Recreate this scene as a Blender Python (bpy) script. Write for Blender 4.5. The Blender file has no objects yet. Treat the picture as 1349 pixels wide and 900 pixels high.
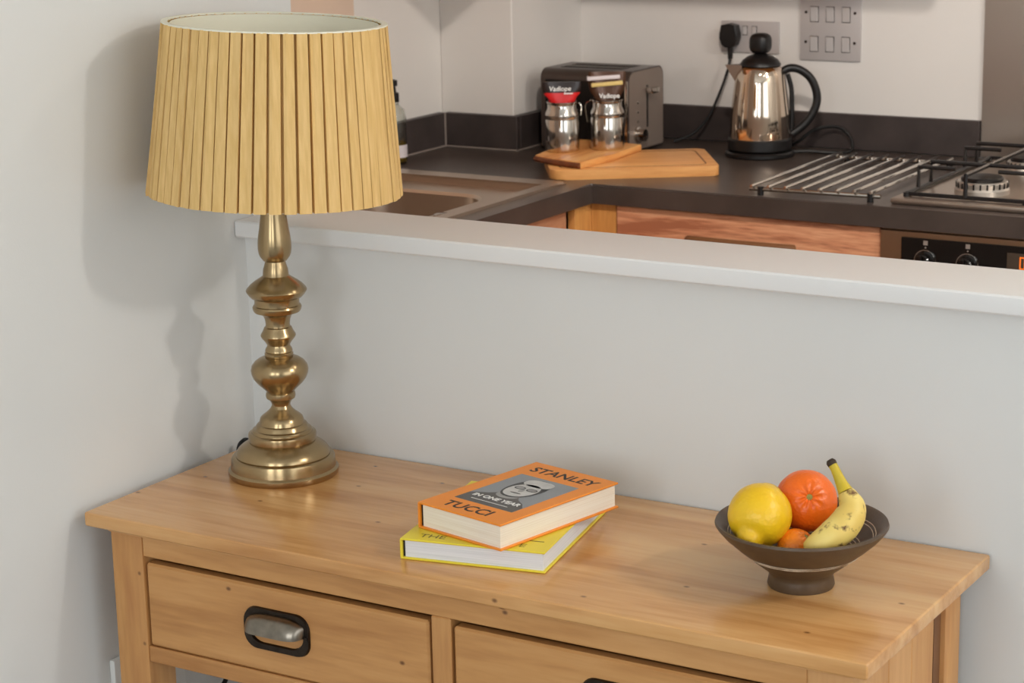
import bpy, bmesh, math, random
from mathutils import Vector, Matrix, noise as mnoise

random.seed(4)
sc = bpy.context.scene
COL = sc.collection
H = 0.76          # height of the console table top above the floor; every z below is measured from that top

# ------------------------------------------------------------------ camera, world, lights, exposure
R_ = Vector((0.8552271, 0.51783268, -0.02087889))
U_ = Vector((-0.10545848, 0.2133315, 0.97127142))
F_ = Vector((-0.50741021, 0.82845579, -0.23705673))
cam_d = bpy.data.cameras.new('camera')
cam = bpy.data.objects.new('camera', cam_d); COL.objects.link(cam)
cm = Matrix((R_, U_, -F_)).transposed().to_4x4()
cm.translation = Vector((1.878488, -2.36786, 0.869559 + H))
cam.matrix_world = cm
cam_d.sensor_width = 36.0
cam_d.lens = 2793.18 / 1349 * 36.0
cam_d.clip_start = 0.05
cam_d.dof.use_dof = True
cam_d.dof.focus_distance = 2.72
cam_d.dof.aperture_fstop = 12.0
sc.camera = cam

w = bpy.data.worlds.new('daylight'); sc.world = w; w.use_nodes = True
w.node_tree.nodes['Background'].inputs[0].default_value = (0.86, 0.93, 1.0, 1)
w.node_tree.nodes['Background'].inputs[1].default_value = 1.0

def area(name, loc, look, sx, sy, power, col):
    d = bpy.data.lights.new(name, 'AREA'); d.shape = 'RECTANGLE'; d.size = sx; d.size_y = sy
    d.energy = power; d.color = col
    o = bpy.data.objects.new(name, d); COL.objects.link(o)
    o.location = loc
    o.rotation_euler = (Vector(look) - Vector(loc)).to_track_quat('-Z', 'Y').to_euler()
    return o
# daylight entering by the window openings of the living room (two behind the camera, one to its right)
area('window_daylight_right', (3.44, -1.55, 1.45), (0.0, -1.2, 1.1), 1.9, 1.35, 14, (0.94, 0.975, 1.0))
area('window_daylight_behind', (0.75, -4.02, 1.55), (0.75, 0.0, 1.1), 0.8, 1.35, 16.5, (0.91, 0.96, 1.0))
area('window_daylight_behind_second', (2.25, -4.02, 1.55), (1.4, 0.0, 1.1), 0.8, 1.35, 18.5, (0.91, 0.96, 1.0))

def ceiling_spot(name, loc, power, col, rad):
    d = bpy.data.lights.new(name, 'POINT'); d.energy = power; d.color = col; d.shadow_soft_size = rad
    o = bpy.data.objects.new(name, d); COL.objects.link(o); o.location = loc
    return o
ceiling_spot('living_ceiling_light', (2.75, -0.02, 2.31), 40, (1.0, 0.965, 0.915), 0.08)
ceiling_spot('kitchen_ceiling_light', (1.55, 0.75, 2.33), 8, (1.0, 0.90, 0.80), 0.12)
def added_spot(name, loc, look, power, col, cone, rad):
    d = bpy.data.lights.new(name, 'SPOT'); d.energy = power; d.color = col; d.shadow_soft_size = rad
    d.spot_size = math.radians(cone); d.spot_blend = 0.55
    o = bpy.data.objects.new(name, d); COL.objects.link(o); o.location = loc
    o.rotation_euler = (Vector(look) - Vector(loc)).to_track_quat('-Z', 'Y').to_euler()
added_spot('added_kitchen_spot', (0.85, -0.15, 2.34), (-0.05, 1.6, 1.05), 65, (1.0, 0.90, 0.81), 62, 0.05)  # unseen spot added over the living side, cone shaped to spare the sill
added_spot('added_hob_spot', (1.75, -0.1, 2.34), (0.65, 1.55, 1.0), 16, (1.0, 0.90, 0.81), 56, 0.05)  # second unseen spot, added to brighten the hob side

vs = sc.view_settings
vs.view_transform = 'Standard'; vs.look = 'None'; vs.gamma = 1.0; vs.use_curve_mapping = False
vs.exposure = 0.0

# ------------------------------------------------------------------ materials
def srgb(r, g, b):
    f = lambda c: (c / 255 / 12.92) if c / 255 <= 0.04045 else ((c / 255 + 0.055) / 1.055) ** 2.4
    return (f(r), f(g), f(b), 1)

def newmat(name):
    m = bpy.data.materials.new(name); m.use_nodes = True
    nt = m.node_tree
    return m, nt, nt.nodes['Principled BSDF']

def plain(name, col, rough=0.5, metal=0.0, spec=0.5, bump=0.0, bscale=200, var=0.0, vscale=8, aniso=0.0, coat=0.0, trans=0.0, ior=1.45, emit=None):
    m, nt, p = newmat(name)
    p.inputs['Base Color'].default_value = col
    p.inputs['Roughness'].default_value = rough
    p.inputs['Metallic'].default_value = metal
    p.inputs['Specular IOR Level'].default_value = spec
    p.inputs['Anisotropic'].default_value = aniso
    p.inputs['Coat Weight'].default_value = coat
    p.inputs['Transmission Weight'].default_value = trans
    p.inputs['IOR'].default_value = ior
    if emit:
        p.inputs['Emission Color'].default_value = emit[0]; p.inputs['Emission Strength'].default_value = emit[1]
    tc = nt.nodes.new('ShaderNodeTexCoord')
    if var:
        n = nt.nodes.new('ShaderNodeTexNoise'); n.inputs['Scale'].default_value = vscale; n.inputs['Detail'].default_value = 5
        nt.links.new(tc.outputs['Object'], n.inputs['Vector'])
        mr = nt.nodes.new('ShaderNodeMapRange')
        mr.inputs['From Min'].default_value = 0.3; mr.inputs['From Max'].default_value = 0.7
        mr.inputs['To Min'].default_value = 1 - var; mr.inputs['To Max'].default_value = 1 + var
        nt.links.new(n.outputs['Fac'], mr.inputs['Value'])
        mx = nt.nodes.new('ShaderNodeVectorMath'); mx.operation = 'SCALE'
        mx.inputs[0].default_value = col[:3]
        nt.links.new(mr.outputs[0], mx.inputs['Scale'])
        nt.links.new(mx.outputs[0], p.inputs['Base Color'])
    if bump:
        n2 = nt.nodes.new('ShaderNodeTexNoise'); n2.inputs['Scale'].default_value = bscale; n2.inputs['Detail'].default_value = 3
        nt.links.new(tc.outputs['Object'], n2.inputs['Vector'])
        b = nt.nodes.new('ShaderNodeBump'); b.inputs['Strength'].default_value = bump; b.inputs['Distance'].default_value = 0.002
        nt.links.new(n2.outputs['Fac'], b.inputs['Height']); nt.links.new(b.outputs[0], p.inputs['Normal'])
    return m

def wood(name, c_dark, c_mid, c_light, axis=0, scale=1.0, rough=0.35, knots=0.0, bump=0.03, contrast=1.0, coat=0.0):
    """grain runs along the object's axis 0/1/2"""
    m, nt, p = newmat(name)
    L = nt.links.new
    tc = nt.nodes.new('ShaderNodeTexCoord')
    mp = nt.nodes.new('ShaderNodeMapping')
    s = [9.0 * scale] * 3; s[axis] = 0.9 * scale
    mp.inputs['Scale'].default_value = s
    L(tc.outputs['Object'], mp.inputs['Vector'])
    n1 = nt.nodes.new('ShaderNodeTexNoise'); n1.inputs['Scale'].default_value = 1.6; n1.inputs['Detail'].default_value = 4; n1.inputs['Distortion'].default_value = 0.9
    L(mp.outputs[0], n1.inputs['Vector'])
    n2 = nt.nodes.new('ShaderNodeTexNoise'); n2.inputs['Scale'].default_value = 14; n2.inputs['Detail'].default_value = 6
    L(mp.outputs[0], n2.inputs['Vector'])
    mx = nt.nodes.new('ShaderNodeMix'); mx.data_type = 'FLOAT'; mx.inputs[0].default_value = 0.3
    L(n1.outputs['Fac'], mx.inputs[2]); L(n2.outputs['Fac'], mx.inputs[3])
    cr = nt.nodes.new('ShaderNodeValToRGB')
    e = cr.color_ramp.elements
    h = 0.17 / contrast
    e[0].position = 0.5 - h; e[0].color = c_dark
    e[1].position = 0.5 + h; e[1].color = c_light
    x = e.new(0.5); x.color = c_mid
    L(mx.outputs[0], cr.inputs[0])
    out = cr.outputs[0]
    if knots:
        sx = nt.nodes.new('ShaderNodeSeparateXYZ'); L(tc.outputs['Object'], sx.inputs[0])
        cb = nt.nodes.new('ShaderNodeCombineXYZ'); mz = nt.nodes.new('ShaderNodeMath'); mz.operation = 'ADD'
        L(sx.outputs['Y'], mz.inputs[0]); L(sx.outputs['Z'], mz.inputs[1])
        ms = nt.nodes.new('ShaderNodeMath'); ms.operation = 'MULTIPLY'; ms.inputs[1].default_value = 0.7 if axis == 0 else 1.0
        L(sx.outputs['X'], ms.inputs[0]); L(ms.outputs[0], cb.inputs[0]); L(mz.outputs[0], cb.inputs[1])
        v = nt.nodes.new('ShaderNodeTexVoronoi'); v.voronoi_dimensions = '2D'; v.inputs['Scale'].default_value = 7.0
        L(cb.outputs[0], v.inputs['Vector'])
        mr = nt.nodes.new('ShaderNodeMapRange'); mr.inputs['From Min'].default_value = 0.008; mr.inputs['From Max'].default_value = 0.025
        mr.inputs['To Min'].default_value = knots; mr.inputs['To Max'].default_value = 0.0
        L(v.outputs['Distance'], mr.inputs['Value'])
        mk = nt.nodes.new('ShaderNodeMix'); mk.data_type = 'RGBA'; mk.inputs[7].default_value = (c_dark[0] * 0.25, c_dark[1] * 0.18, c_dark[2] * 0.14, 1)
        L(mr.outputs[0], mk.inputs[0]); L(out, mk.inputs[6]); out = mk.outputs[2]
    L(out, p.inputs['Base Color'])
    p.inputs['Roughness'].default_value = rough
    p.inputs['Coat Weight'].default_value = coat; p.inputs['Coat Roughness'].default_value = 0.12
    b = nt.nodes.new('ShaderNodeBump'); b.inputs['Strength'].default_value = bump; b.inputs['Distance'].default_value = 0.001
    L(n2.outputs['Fac'], b.inputs['Height']); L(b.outputs[0], p.inputs['Normal'])
    return m

M = {}
M['wall'] = plain('wall_paint', srgb(224, 224, 221), 0.62, var=0.018, vscale=3, bump=0.05, bscale=260)
M['kwall'] = plain('kitchen_wall_paint', srgb(226, 222, 217), 0.55, var=0.02, vscale=4, bump=0.04, bscale=240)
M['sill'] = plain('white_gloss_paint', srgb(236, 235, 233), 0.42, bump=0.02, bscale=90)
M['peach'] = plain('peach_wall_light', srgb(216, 192, 172), 0.5, var=0.02, vscale=4)  # warm light on the kitchen wall, put into the colour
M['ceil'] = plain('ceiling_paint', srgb(235, 234, 230), 0.8)
M['floor'] = plain('grey_carpet', srgb(150, 150, 150), 0.9, var=0.1, vscale=200)
PD, PM, PL = srgb(172, 116, 62), srgb(200, 145, 86), srgb(214, 162, 104)
M['pine_top'] = wood('waxed_pine_top', srgb(184, 126, 68), srgb(212, 158, 98), srgb(224, 176, 118), 0, 0.8, 0.27, 0.8, 0.02, 1.1, coat=0.25)
M['pine_x'] = wood('waxed_pine_rail', PD, PM, PL, 0, 0.9, 0.4, 0.85)
M['pine_z'] = wood('waxed_pine_post', srgb(176, 118, 68), PM, PL, 2, 0.9, 0.42, 0.7)
M['pine_dark'] = plain('dark_and_shaded_wood', srgb(120, 80, 48), 0.6)  # dark brown wood; on the table's recess strip it carries painted gap shade
M['brass'] = plain('brushed_antique_brass', srgb(172, 149, 112), 0.25, 1.0, aniso=0.55, var=0.05, vscale=30)
_nt = M['brass'].node_tree
_tg = _nt.nodes.new('ShaderNodeTangent'); _tg.direction_type = 'RADIAL'; _tg.axis = 'Z'
_nt.links.new(_tg.outputs[0], _nt.nodes['Principled BSDF'].inputs['Tangent'])
_nt.nodes['Principled BSDF'].inputs['Anisotropic Rotation'].default_value = 0.25
M['steel'] = plain('polished_steel', srgb(205, 198, 190), 0.1, 1.0)
M['kettle'] = plain('mirror_steel', srgb(214, 196, 178), 0.06, 1.0)
M['brushed'] = plain('brushed_steel', srgb(188, 176, 165), 0.34, 1.0, aniso=0.4)
M['sinksteel'] = plain('sink_steel', srgb(205, 188, 172), 0.3, 1.0)
M['ovensteel'] = plain('oven_steel', srgb(172, 144, 118), 0.35, 1.0)
M['pewter'] = plain('aged_pewter', srgb(138, 130, 118), 0.3, 1.0, var=0.15, vscale=90)
M['pewter_dark'] = plain('blackened_pewter', srgb(62, 54, 48), 0.4, 1.0, var=0.2, vscale=90)
M['shade'] = plain('pleated_gold_fabric', srgb(226, 187, 120), 0.8, bump=0.1, bscale=900, var=0.05, vscale=40)
_nt = M['shade'].node_tree
_tc = _nt.nodes.new('ShaderNodeTexCoord'); _mp = _nt.nodes.new('ShaderNodeMapping'); _mp.inputs['Scale'].default_value = (220, 220, 9)
_nz = _nt.nodes.new('ShaderNodeTexNoise'); _nz.inputs['Scale'].default_value = 1.0; _nz.inputs['Detail'].default_value = 3
_cr = _nt.nodes.new('ShaderNodeValToRGB'); _cr.color_ramp.elements[0].position = 0.3; _cr.color_ramp.elements[1].position = 0.7
_cr.color_ramp.elements[0].color = srgb(218, 178, 110); _cr.color_ramp.elements[1].color = srgb(232, 194, 130)
_nt.links.new(_tc.outputs['Object'], _mp.inputs[0]); _nt.links.new(_mp.outputs[0], _nz.inputs['Vector']); _nt.links.new(_nz.outputs['Fac'], _cr.inputs[0])
_nt.links.new(_cr.outputs[0], _nt.nodes['Principled BSDF'].inputs['Base Color'])
M['liner'] = plain('cream_shade_liner', srgb(238, 234, 214), 0.7)
M['white_metal'] = plain('white_enamel_wire', srgb(238, 236, 230), 0.4)
M['black'] = plain('black_plastic', srgb(24, 22, 22), 0.38)
M['black_gloss'] = plain('black_glass', srgb(16, 13, 12), 0.08)
M['cord'] = plain('black_cord', srgb(16, 15, 15), 0.5)
M['worktop'] = plain('dark_slate_laminate', srgb(72, 62, 57), 0.3, var=0.22, vscale=9, bump=0.05, bscale=60)
M['upstand'] = plain('dark_slate_upstand', srgb(64, 56, 54), 0.42, var=0.28, vscale=12, bump=0.05, bscale=60)
M['sealant'] = plain('grey_sealant', srgb(142, 130, 122), 0.5)
M['walnut'] = wood('red_walnut_veneer', srgb(178, 112, 80), srgb(216, 150, 112), srgb(234, 174, 134), 0, 1.9, 0.42, 0, 0.02, 2.0)
M['walnut_y'] = wood('red_walnut_veneer_side', srgb(178, 112, 80), srgb(216, 150, 112), srgb(234, 174, 134), 1, 2.2, 0.42, 0, 0.02)
M['post'] = wood('honey_oak_post', srgb(192, 130, 66), srgb(216, 154, 84), srgb(230, 172, 100), 2, 1.4, 0.45, 0, 0.02)
M['bamboo'] = wood('bamboo_board', srgb(212, 144, 80), srgb(230, 166, 98), srgb(240, 184, 116), 0, 2.0, 0.42, 0, 0.02)
M['olive'] = wood('olive_wood_board', srgb(200, 126, 64), srgb(226, 158, 90), srgb(240, 182, 112), 1, 2.4, 0.42, 0, 0.02, 1.4)
M['bark'] = plain('live_edge_bark', srgb(120, 66, 36), 0.6, var=0.3, vscale=60, bump=0.4, bscale=80)
M['orange_cover'] = plain('orange_book_cloth', srgb(242, 144, 42), 0.42)
M['yellow_cover'] = plain('yellow_book_cloth', srgb(234, 212, 60), 0.42)
M['ink'] = plain('black_ink', srgb(44, 28, 20), 0.5)
M['ink_olive'] = plain('olive_ink', srgb(120, 104, 30), 0.5)
M['white_ink'] = plain('white_ink', srgb(240, 238, 234), 0.5)
M['photo_grey'] = plain('photo_blue_grey', srgb(140, 143, 146), 0.4, var=0.04, vscale=30)
M['photo_dark'] = plain('photo_dark_grey', srgb(84, 81, 78), 0.4, var=0.08, vscale=50)
M['photo_black'] = plain('photo_black', srgb(46, 44, 43), 0.4)
M['photo_light'] = plain('photo_light_grey', srgb(196, 194, 190), 0.4, var=0.1, vscale=90)
M['photo_mid'] = plain('photo_mid_grey', srgb(150, 148, 145), 0.4, var=0.1, vscale=70)

def pages(name, col, col2):
    m, nt, p = newmat(name); L = nt.links.new
    tc = nt.nodes.new('ShaderNodeTexCoord'); mp = nt.nodes.new('ShaderNodeMapping')
    mp.inputs['Scale'].default_value = (6, 6, 900); L(tc.outputs['Object'], mp.inputs['Vector'])
    n = nt.nodes.new('ShaderNodeTexNoise'); n.inputs['Scale'].default_value = 1.0; n.inputs['Detail'].default_value = 3
    L(mp.outputs[0], n.inputs['Vector'])
    cr = nt.nodes.new('ShaderNodeValToRGB'); cr.color_ramp.elements[0].position = 0.35; cr.color_ramp.elements[1].position = 0.6
    cr.color_ramp.elements[0].color = col2; cr.color_ramp.elements[1].color = col
    L(n.outputs['Fac'], cr.inputs[0]); L(cr.outputs[0], p.inputs['Base Color']); p.inputs['Roughness'].default_value = 0.8
    return m
M['pages_cream'] = pages('cream_pages', srgb(246, 236, 218), srgb(236, 222, 200))
M['pages_white'] = pages('white_pages', srgb(232, 232, 234), srgb(216, 217, 219))

def peel(name, col, scale, rough, bstr, spec=0.5):
    m, nt, p = newmat(name); L = nt.links.new
    tc = nt.nodes.new('ShaderNodeTexCoord')
    v = nt.nodes.new('ShaderNodeTexVoronoi'); v.inputs['Scale'].default_value = scale; L(tc.outputs['Object'], v.inputs['Vector'])
    n = nt.nodes.new('ShaderNodeTexNoise'); n.inputs['Scale'].default_value = 25; L(tc.outputs['Object'], n.inputs['Vector'])
    mx = nt.nodes.new('ShaderNodeMix'); mx.data_type = 'RGBA'; mx.inputs[6].default_value = col
    mx.inputs[7].default_value = (col[0] * 0.86, col[1] * 0.74, col[2] * 0.7, 1)
    L(n.outputs['Fac'], mx.inputs[0]); L(mx.outputs[2], p.inputs['Base Color'])
    b = nt.nodes.new('ShaderNodeBump'); b.inputs['Strength'].default_value = bstr; b.inputs['Distance'].default_value = 0.0012
    L(v.outputs['Distance'], b.inputs['Height']); L(b.outputs[0], p.inputs['Normal'])
    p.inputs['Roughness'].default_value = rough; p.inputs['Subsurface Weight'].default_value = 0.12
    p.inputs['Subsurface Radius'].default_value = (0.01, 0.005, 0.002); p.inputs['Subsurface Scale'].default_value = 0.5
    return m
M['lemon'] = peel('lemon_peel', srgb(248, 205, 30), 260, 0.33, 0.25)
M['mandarin'] = peel('mandarin_peel', srgb(252, 118, 22), 300, 0.33, 0.3)
M['clementine'] = peel('clementine_peel', srgb(250, 140, 26), 300, 0.33, 0.3)

def banana_mat():
    m, nt, p = newmat('spotted_banana_skin'); L = nt.links.new
    tc = nt.nodes.new('ShaderNodeTexCoord')
    n = nt.nodes.new('ShaderNodeTexNoise'); n.inputs['Scale'].default_value = 62; n.inputs['Detail'].default_value = 6; n.inputs['Roughness'].default_value = 0.6
    L(tc.outputs['Object'], n.inputs['Vector'])
    cr = nt.nodes.new('ShaderNodeValToRGB'); e = cr.color_ramp.elements
    e[0].position = 0.545; e[0].color = srgb(238, 212, 122); e[1].position = 0.64; e[1].color = srgb(104, 64, 28)
    L(n.outputs['Fac'], cr.inputs[0])
    n2 = nt.nodes.new('ShaderNodeTexNoise'); n2.inputs['Scale'].default_value = 22; L(tc.outputs['Object'], n2.inputs['Vector'])
    mx = nt.nodes.new('ShaderNodeMix'); mx.data_type = 'RGBA'; mx.blend_type = 'MULTIPLY'; mx.inputs[0].default_value = 0.5
    cr2 = nt.nodes.new('ShaderNodeValToRGB'); cr2.color_ramp.elements[0].color = srgb(226, 196, 120); cr2.color_ramp.elements[0].position = 0.35
    cr2.color_ramp.elements[1].color = (1, 1, 1, 1); cr2.color_ramp.elements[1].position = 0.6
    L(n2.outputs['Fac'], cr2.inputs[0]); L(cr.outputs[0], mx.inputs[6]); L(cr2.outputs[0], mx.inputs[7])
    L(mx.outputs[2], p.inputs['Base Color']); p.inputs['Roughness'].default_value = 0.5
    return m
M['banana'] = banana_mat()
M['banana_stem'] = plain('banana_stem', srgb(206, 178, 46), 0.5, var=0.12, vscale=60)
M['banana_tip'] = plain('banana_dark_tip', srgb(58, 42, 28), 0.7)
M['stem_green'] = plain('dry_green_button', srgb(150, 140, 70), 0.7)
M['bowl'] = plain('brown_stoneware', srgb(86, 67, 48), 0.40, var=0.1, vscale=60, bump=0.06, bscale=120)
M['bowl_ring'] = plain('cream_slip_ring', srgb(206, 186, 160), 0.5, var=0.25, vscale=120)
M['plate_steel'] = plain('satin_plate', srgb(192, 186, 184), 0.42, 0.2)
M['rocker'] = plain('satin_rocker', srgb(202, 197, 195), 0.35, 0.2)
M['screw'] = plain('dark_screw', srgb(70, 60, 56), 0.4, 0.8)
M['toaster'] = plain('dark_brushed_steel', srgb(74, 64, 59), 0.3, 0.3)
M['toaster_end'] = plain('grey_brushed_steel', srgb(142, 128, 118), 0.4, 0.3)
M['toaster_front'] = plain('black_toaster_side', srgb(22, 18, 17), 0.2)
M['slot'] = plain('toaster_slot_dark', srgb(60, 48, 30), 0.4, 0.6)
M['red_pack'] = plain('red_pack', srgb(214, 36, 38), 0.3)
M['black_pack'] = plain('black_foil', srgb(44, 34, 32), 0.22)
M['brown_pack'] = plain('brown_foil', srgb(86, 58, 42), 0.22, 0.3, bump=0.3, bscale=60)
M['clip_white'] = plain('white_clip', srgb(222, 214, 216), 0.4)
M['clip_tan'] = plain('tan_clip', srgb(222, 196, 124), 0.5)
M['oil'] = plain('yellow_oil', srgb(206, 168, 34), 0.05, trans=0.75, ior=1.3)
M['amber'] = plain('orange_display', srgb(40, 20, 8), 0.4, emit=(srgb(255, 120, 30), 1.2))
M['display'] = plain('grey_display', srgb(74, 62, 52), 0.2)
M['enamel_black'] = plain('black_enamel', srgb(22, 18, 18), 0.35)
M['burner'] = plain('burner_alloy', srgb(202, 196, 188), 0.35, 0.8)
M['crumb'] = plain('white_wall_socket', srgb(232, 232, 228), 0.35)
M['photo_text'] = M['white_ink']

def glass(name):
    m, nt, p = newmat(name); L = nt.links.new
    g = nt.nodes.new('ShaderNodeBsdfGlass'); g.inputs['Roughness'].default_value = 0.02; g.inputs['IOR'].default_value = 1.45
    g.inputs['Color'].default_value = (0.94, 0.95, 0.93, 1)
    out = [n for n in nt.nodes if n.type == 'OUTPUT_MATERIAL'][0]
    L(g.outputs[0], out.inputs[0]); nt.nodes.remove(p)
    return m
M['glass'] = glass('clear_glass')

# ------------------------------------------------------------------ mesh helpers
class B:
    def __init__(s): s.bm = bmesh.new(); s.mi = 0
    def _new(s, f0):
        for f in list(s.bm.faces)[f0:]: f.material_index = s.mi
    def box(s, x0, x1, y0, y1, z0, z1, bev=0.0, seg=2, mat=None):
        t = bmesh.new()
        r = bmesh.ops.create_cube(t, size=1.0)
        for v in t.verts:
            v.co = Vector(((x0 + x1) / 2 + v.co.x * (x1 - x0), (y0 + y1) / 2 + v.co.y * (y1 - y0), (z0 + z1) / 2 + v.co.z * (z1 - z0)))
        if bev > 0: bmesh.ops.bevel(t, geom=list(t.edges), offset=bev, segments=seg, profile=0.6, affect='EDGES')
        s.merge(t, mat)
        return s
    def merge(s, t, mat=None):
        if mat is not None:
            for v in t.verts: v.co = mat @ v.co
        t.verts.index_update(); vm = [s.bm.verts.new(v.co) for v in t.verts]
        for f in t.faces:
            try:
                nf = s.bm.faces.new([vm[v.index] for v in f.verts]); nf.material_index = s.mi
            except ValueError: pass
        t.free()
    def lathe(s, prof, n=48, c=(0, 0, 0), mat=None, cap0=True, cap1=True):
        """prof: (radius, z); optional matrix"""
        t = bmesh.new(); rings = []
        for r, z in prof:
            rings.append([t.verts.new((c[0] + r * math.cos(2 * math.pi * k / n), c[1] + r * math.sin(2 * math.pi * k / n), c[2] + z)) for k in range(n)])
        for a, b in zip(rings, rings[1:]):
            for k in range(n):
                t.faces.new((a[k], a[(k + 1) % n], b[(k + 1) % n], b[k]))
        if cap0: t.faces.new(list(reversed(rings[0])))
        if cap1: t.faces.new(rings[-1])
        s.merge(t, mat); return s
    def tube(s, pts, r, n=8, closed=False, mat=None, flat=1.0):
        pts = [Vector(p) for p in pts]; t = bmesh.new(); rings = []
        N = len(pts); up = None
        for i, p in enumerate(pts):
            if closed: d = pts[(i + 1) % N] - pts[i - 1]
            else: d = pts[min(i + 1, N - 1)] - pts[max(i - 1, 0)]
            d.normalize()
            if up is None:
                up = Vector((0, 0, 1)) if abs(d.z) < 0.9 else Vector((1, 0, 0))
            a = d.cross(up); a.normalize(); b = a.cross(d); b.normalize(); up = b
            rr = r[i] if isinstance(r, (list, tuple)) else r
            rings.append([t.verts.new(p + rr * (math.cos(2 * math.pi * k / n) * a + flat * math.sin(2 * math.pi * k / n) * b)) for k in range(n)])
        M_ = N if closed else N - 1
        for i in range(M_):
            a, b = rings[i], rings[(i + 1) % N]
            for k in range(n): t.faces.new((a[k], a[(k + 1) % n], b[(k + 1) % n], b[k]))
        if not closed:
            t.faces.new(list(reversed(rings[0]))); t.faces.new(rings[-1])
        s.merge(t, mat); return s
    def prism(s, poly, z0, z1, bev=0.0, seg=2, mat=None):
        t = bmesh.new()
        a = [t.verts.new((x, y, z0)) for x, y in poly]; b = [t.verts.new((x, y, z1)) for x, y in poly]
        n = len(poly)
        t.faces.new(list(reversed(a))); t.faces.new(b)
        for k in range(n): t.faces.new((a[k], a[(k + 1) % n], b[(k + 1) % n], b[k]))
        if bev: bmesh.ops.bevel(t, geom=[e for e in t.edges if abs(e.verts[0].co.z - e.verts[1].co.z) < 1e-6], offset=bev, segments=seg, profile=0.6, affect='EDGES')
        s.merge(t, mat); return s
    def sphere(s, c, r, nu=32, nv=20, mat=None, fn=None):
        t = bmesh.new()
        bmesh.ops.create_uvsphere(t, u_segments=nu, v_segments=nv, radius=1.0)
        for v in t.verts:
            co = v.co.copy()
            if fn: co = fn(co)
            v.co = Vector(c) + Vector((co.x * r[0], co.y * r[1], co.z * r[2])) if isinstance(r, (tuple, list)) else Vector(c) + co * r
        s.merge(t, mat); return s
    def cells(s, xs, ys, keep, z0, z1):
        """slab made of grid cells, one closed shell"""
        t = bmesh.new(); V = {}
        def v(i, j, k):
            if (i, j, k) not in V: V[(i, j, k)] = t.verts.new((xs[i], ys[j], z1 if k else z0))
            return V[(i, j, k)]
        ok = lambda i, j: 0 <= i < len(xs) - 1 and 0 <= j < len(ys) - 1 and keep(i, j)
        for i in range(len(xs) - 1):
            for j in range(len(ys) - 1):
                if not ok(i, j): continue
                t.faces.new((v(i, j, 1), v(i + 1, j, 1), v(i + 1, j + 1, 1), v(i, j + 1, 1)))
                t.faces.new((v(i, j, 0), v(i, j + 1, 0), v(i + 1, j + 1, 0), v(i + 1, j, 0)))
                if not ok(i - 1, j): t.faces.new((v(i, j, 0), v(i, j, 1), v(i, j + 1, 1), v(i, j + 1, 0)))
                if not ok(i + 1, j): t.faces.new((v(i + 1, j, 0), v(i + 1, j + 1, 0), v(i + 1, j + 1, 1), v(i + 1, j, 1)))
                if not ok(i, j - 1): t.faces.new((v(i, j, 0), v(i + 1, j, 0), v(i + 1, j, 1), v(i, j, 1)))
                if not ok(i, j + 1): t.faces.new((v(i, j + 1, 0), v(i, j + 1, 1), v(i + 1, j + 1, 1), v(i + 1, j + 1, 0)))
        s.merge(t); return s
    def build(s, name, mats, parent=None, local=False, base=None, smooth=True, ang=32):
        me = bpy.data.meshes.new(name)
        bmesh.ops.recalc_face_normals(s.bm, faces=list(s.bm.faces))
        off = Vector((0, 0, 0))
        if parent is not None and not local: off = Vector(parent['_o'])
        elif parent is None and base is not None: off = Vector(base)
        for v in s.bm.verts: v.co -= off
        s.bm.to_mesh(me); s.bm.free()
        for mt in (mats if isinstance(mats, (list, tuple)) else [mats]): me.materials.append(M[mt])
        if smooth:
            me.polygons.foreach_set('use_smooth', [True] * len(me.polygons)); me.set_sharp_from_angle(angle=math.radians(ang))
        o = bpy.data.objects.new(name, me); COL.objects.link(o)
        if parent is not None: o.parent = parent; o['_o'] = list(parent['_o'])
        else:
            o.location = (off.x, off.y, off.z + H); o['_o'] = list(off)
        return o

def tag(o, label=None, cat=None, group=None, kind=None):
    if label: o['label'] = label
    if cat: o['category'] = cat
    if group: o['group'] = group
    if kind: o['kind'] = kind
    return o
def thing(name, label, cat, loc, rz=0.0, group=None):
    o = bpy.data.objects.new(name, None); COL.objects.link(o)
    o.empty_display_size = 0.05
    o.location = (loc[0], loc[1], loc[2] + H); o.rotation_euler = (0, 0, rz); o['_o'] = list(loc)
    return tag(o, label, cat, group)
def struct(o, label=None): return tag(o, label, None, None, 'structure')
def rep(o, d):
    c = o.copy(); COL.objects.link(c); c.parent = o.parent; c.location = Vector(o.location) + Vector(d); return c

def text(body, size, name, mat, parent, mx, align='CENTER', ext=0.00012, shear=0.0, bold=0.0, sx=1.0):
    cu = bpy.data.curves.new('t', 'FONT'); cu.body = body; cu.size = size; cu.align_x = align; cu.align_y = 'CENTER'
    cu.extrude = ext; cu.shear = shear; cu.offset = bold; cu.resolution_u = 3
    to = bpy.data.objects.new('t', cu); COL.objects.link(to)
    dg = bpy.context.evaluated_depsgraph_get()
    me = bpy.data.meshes.new_from_object(to.evaluated_get(dg))
    bpy.data.objects.remove(to); bpy.data.curves.remove(cu)
    me.name = name
    for v in me.vertices: v.co = mx @ Vector((v.co.x * sx, v.co.y, v.co.z))
    me.materials.clear(); me.materials.append(M[mat])
    o = bpy.data.objects.new(name, me); COL.objects.link(o); o.parent = parent; o['_o'] = list(parent['_o'])
    return o

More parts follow.
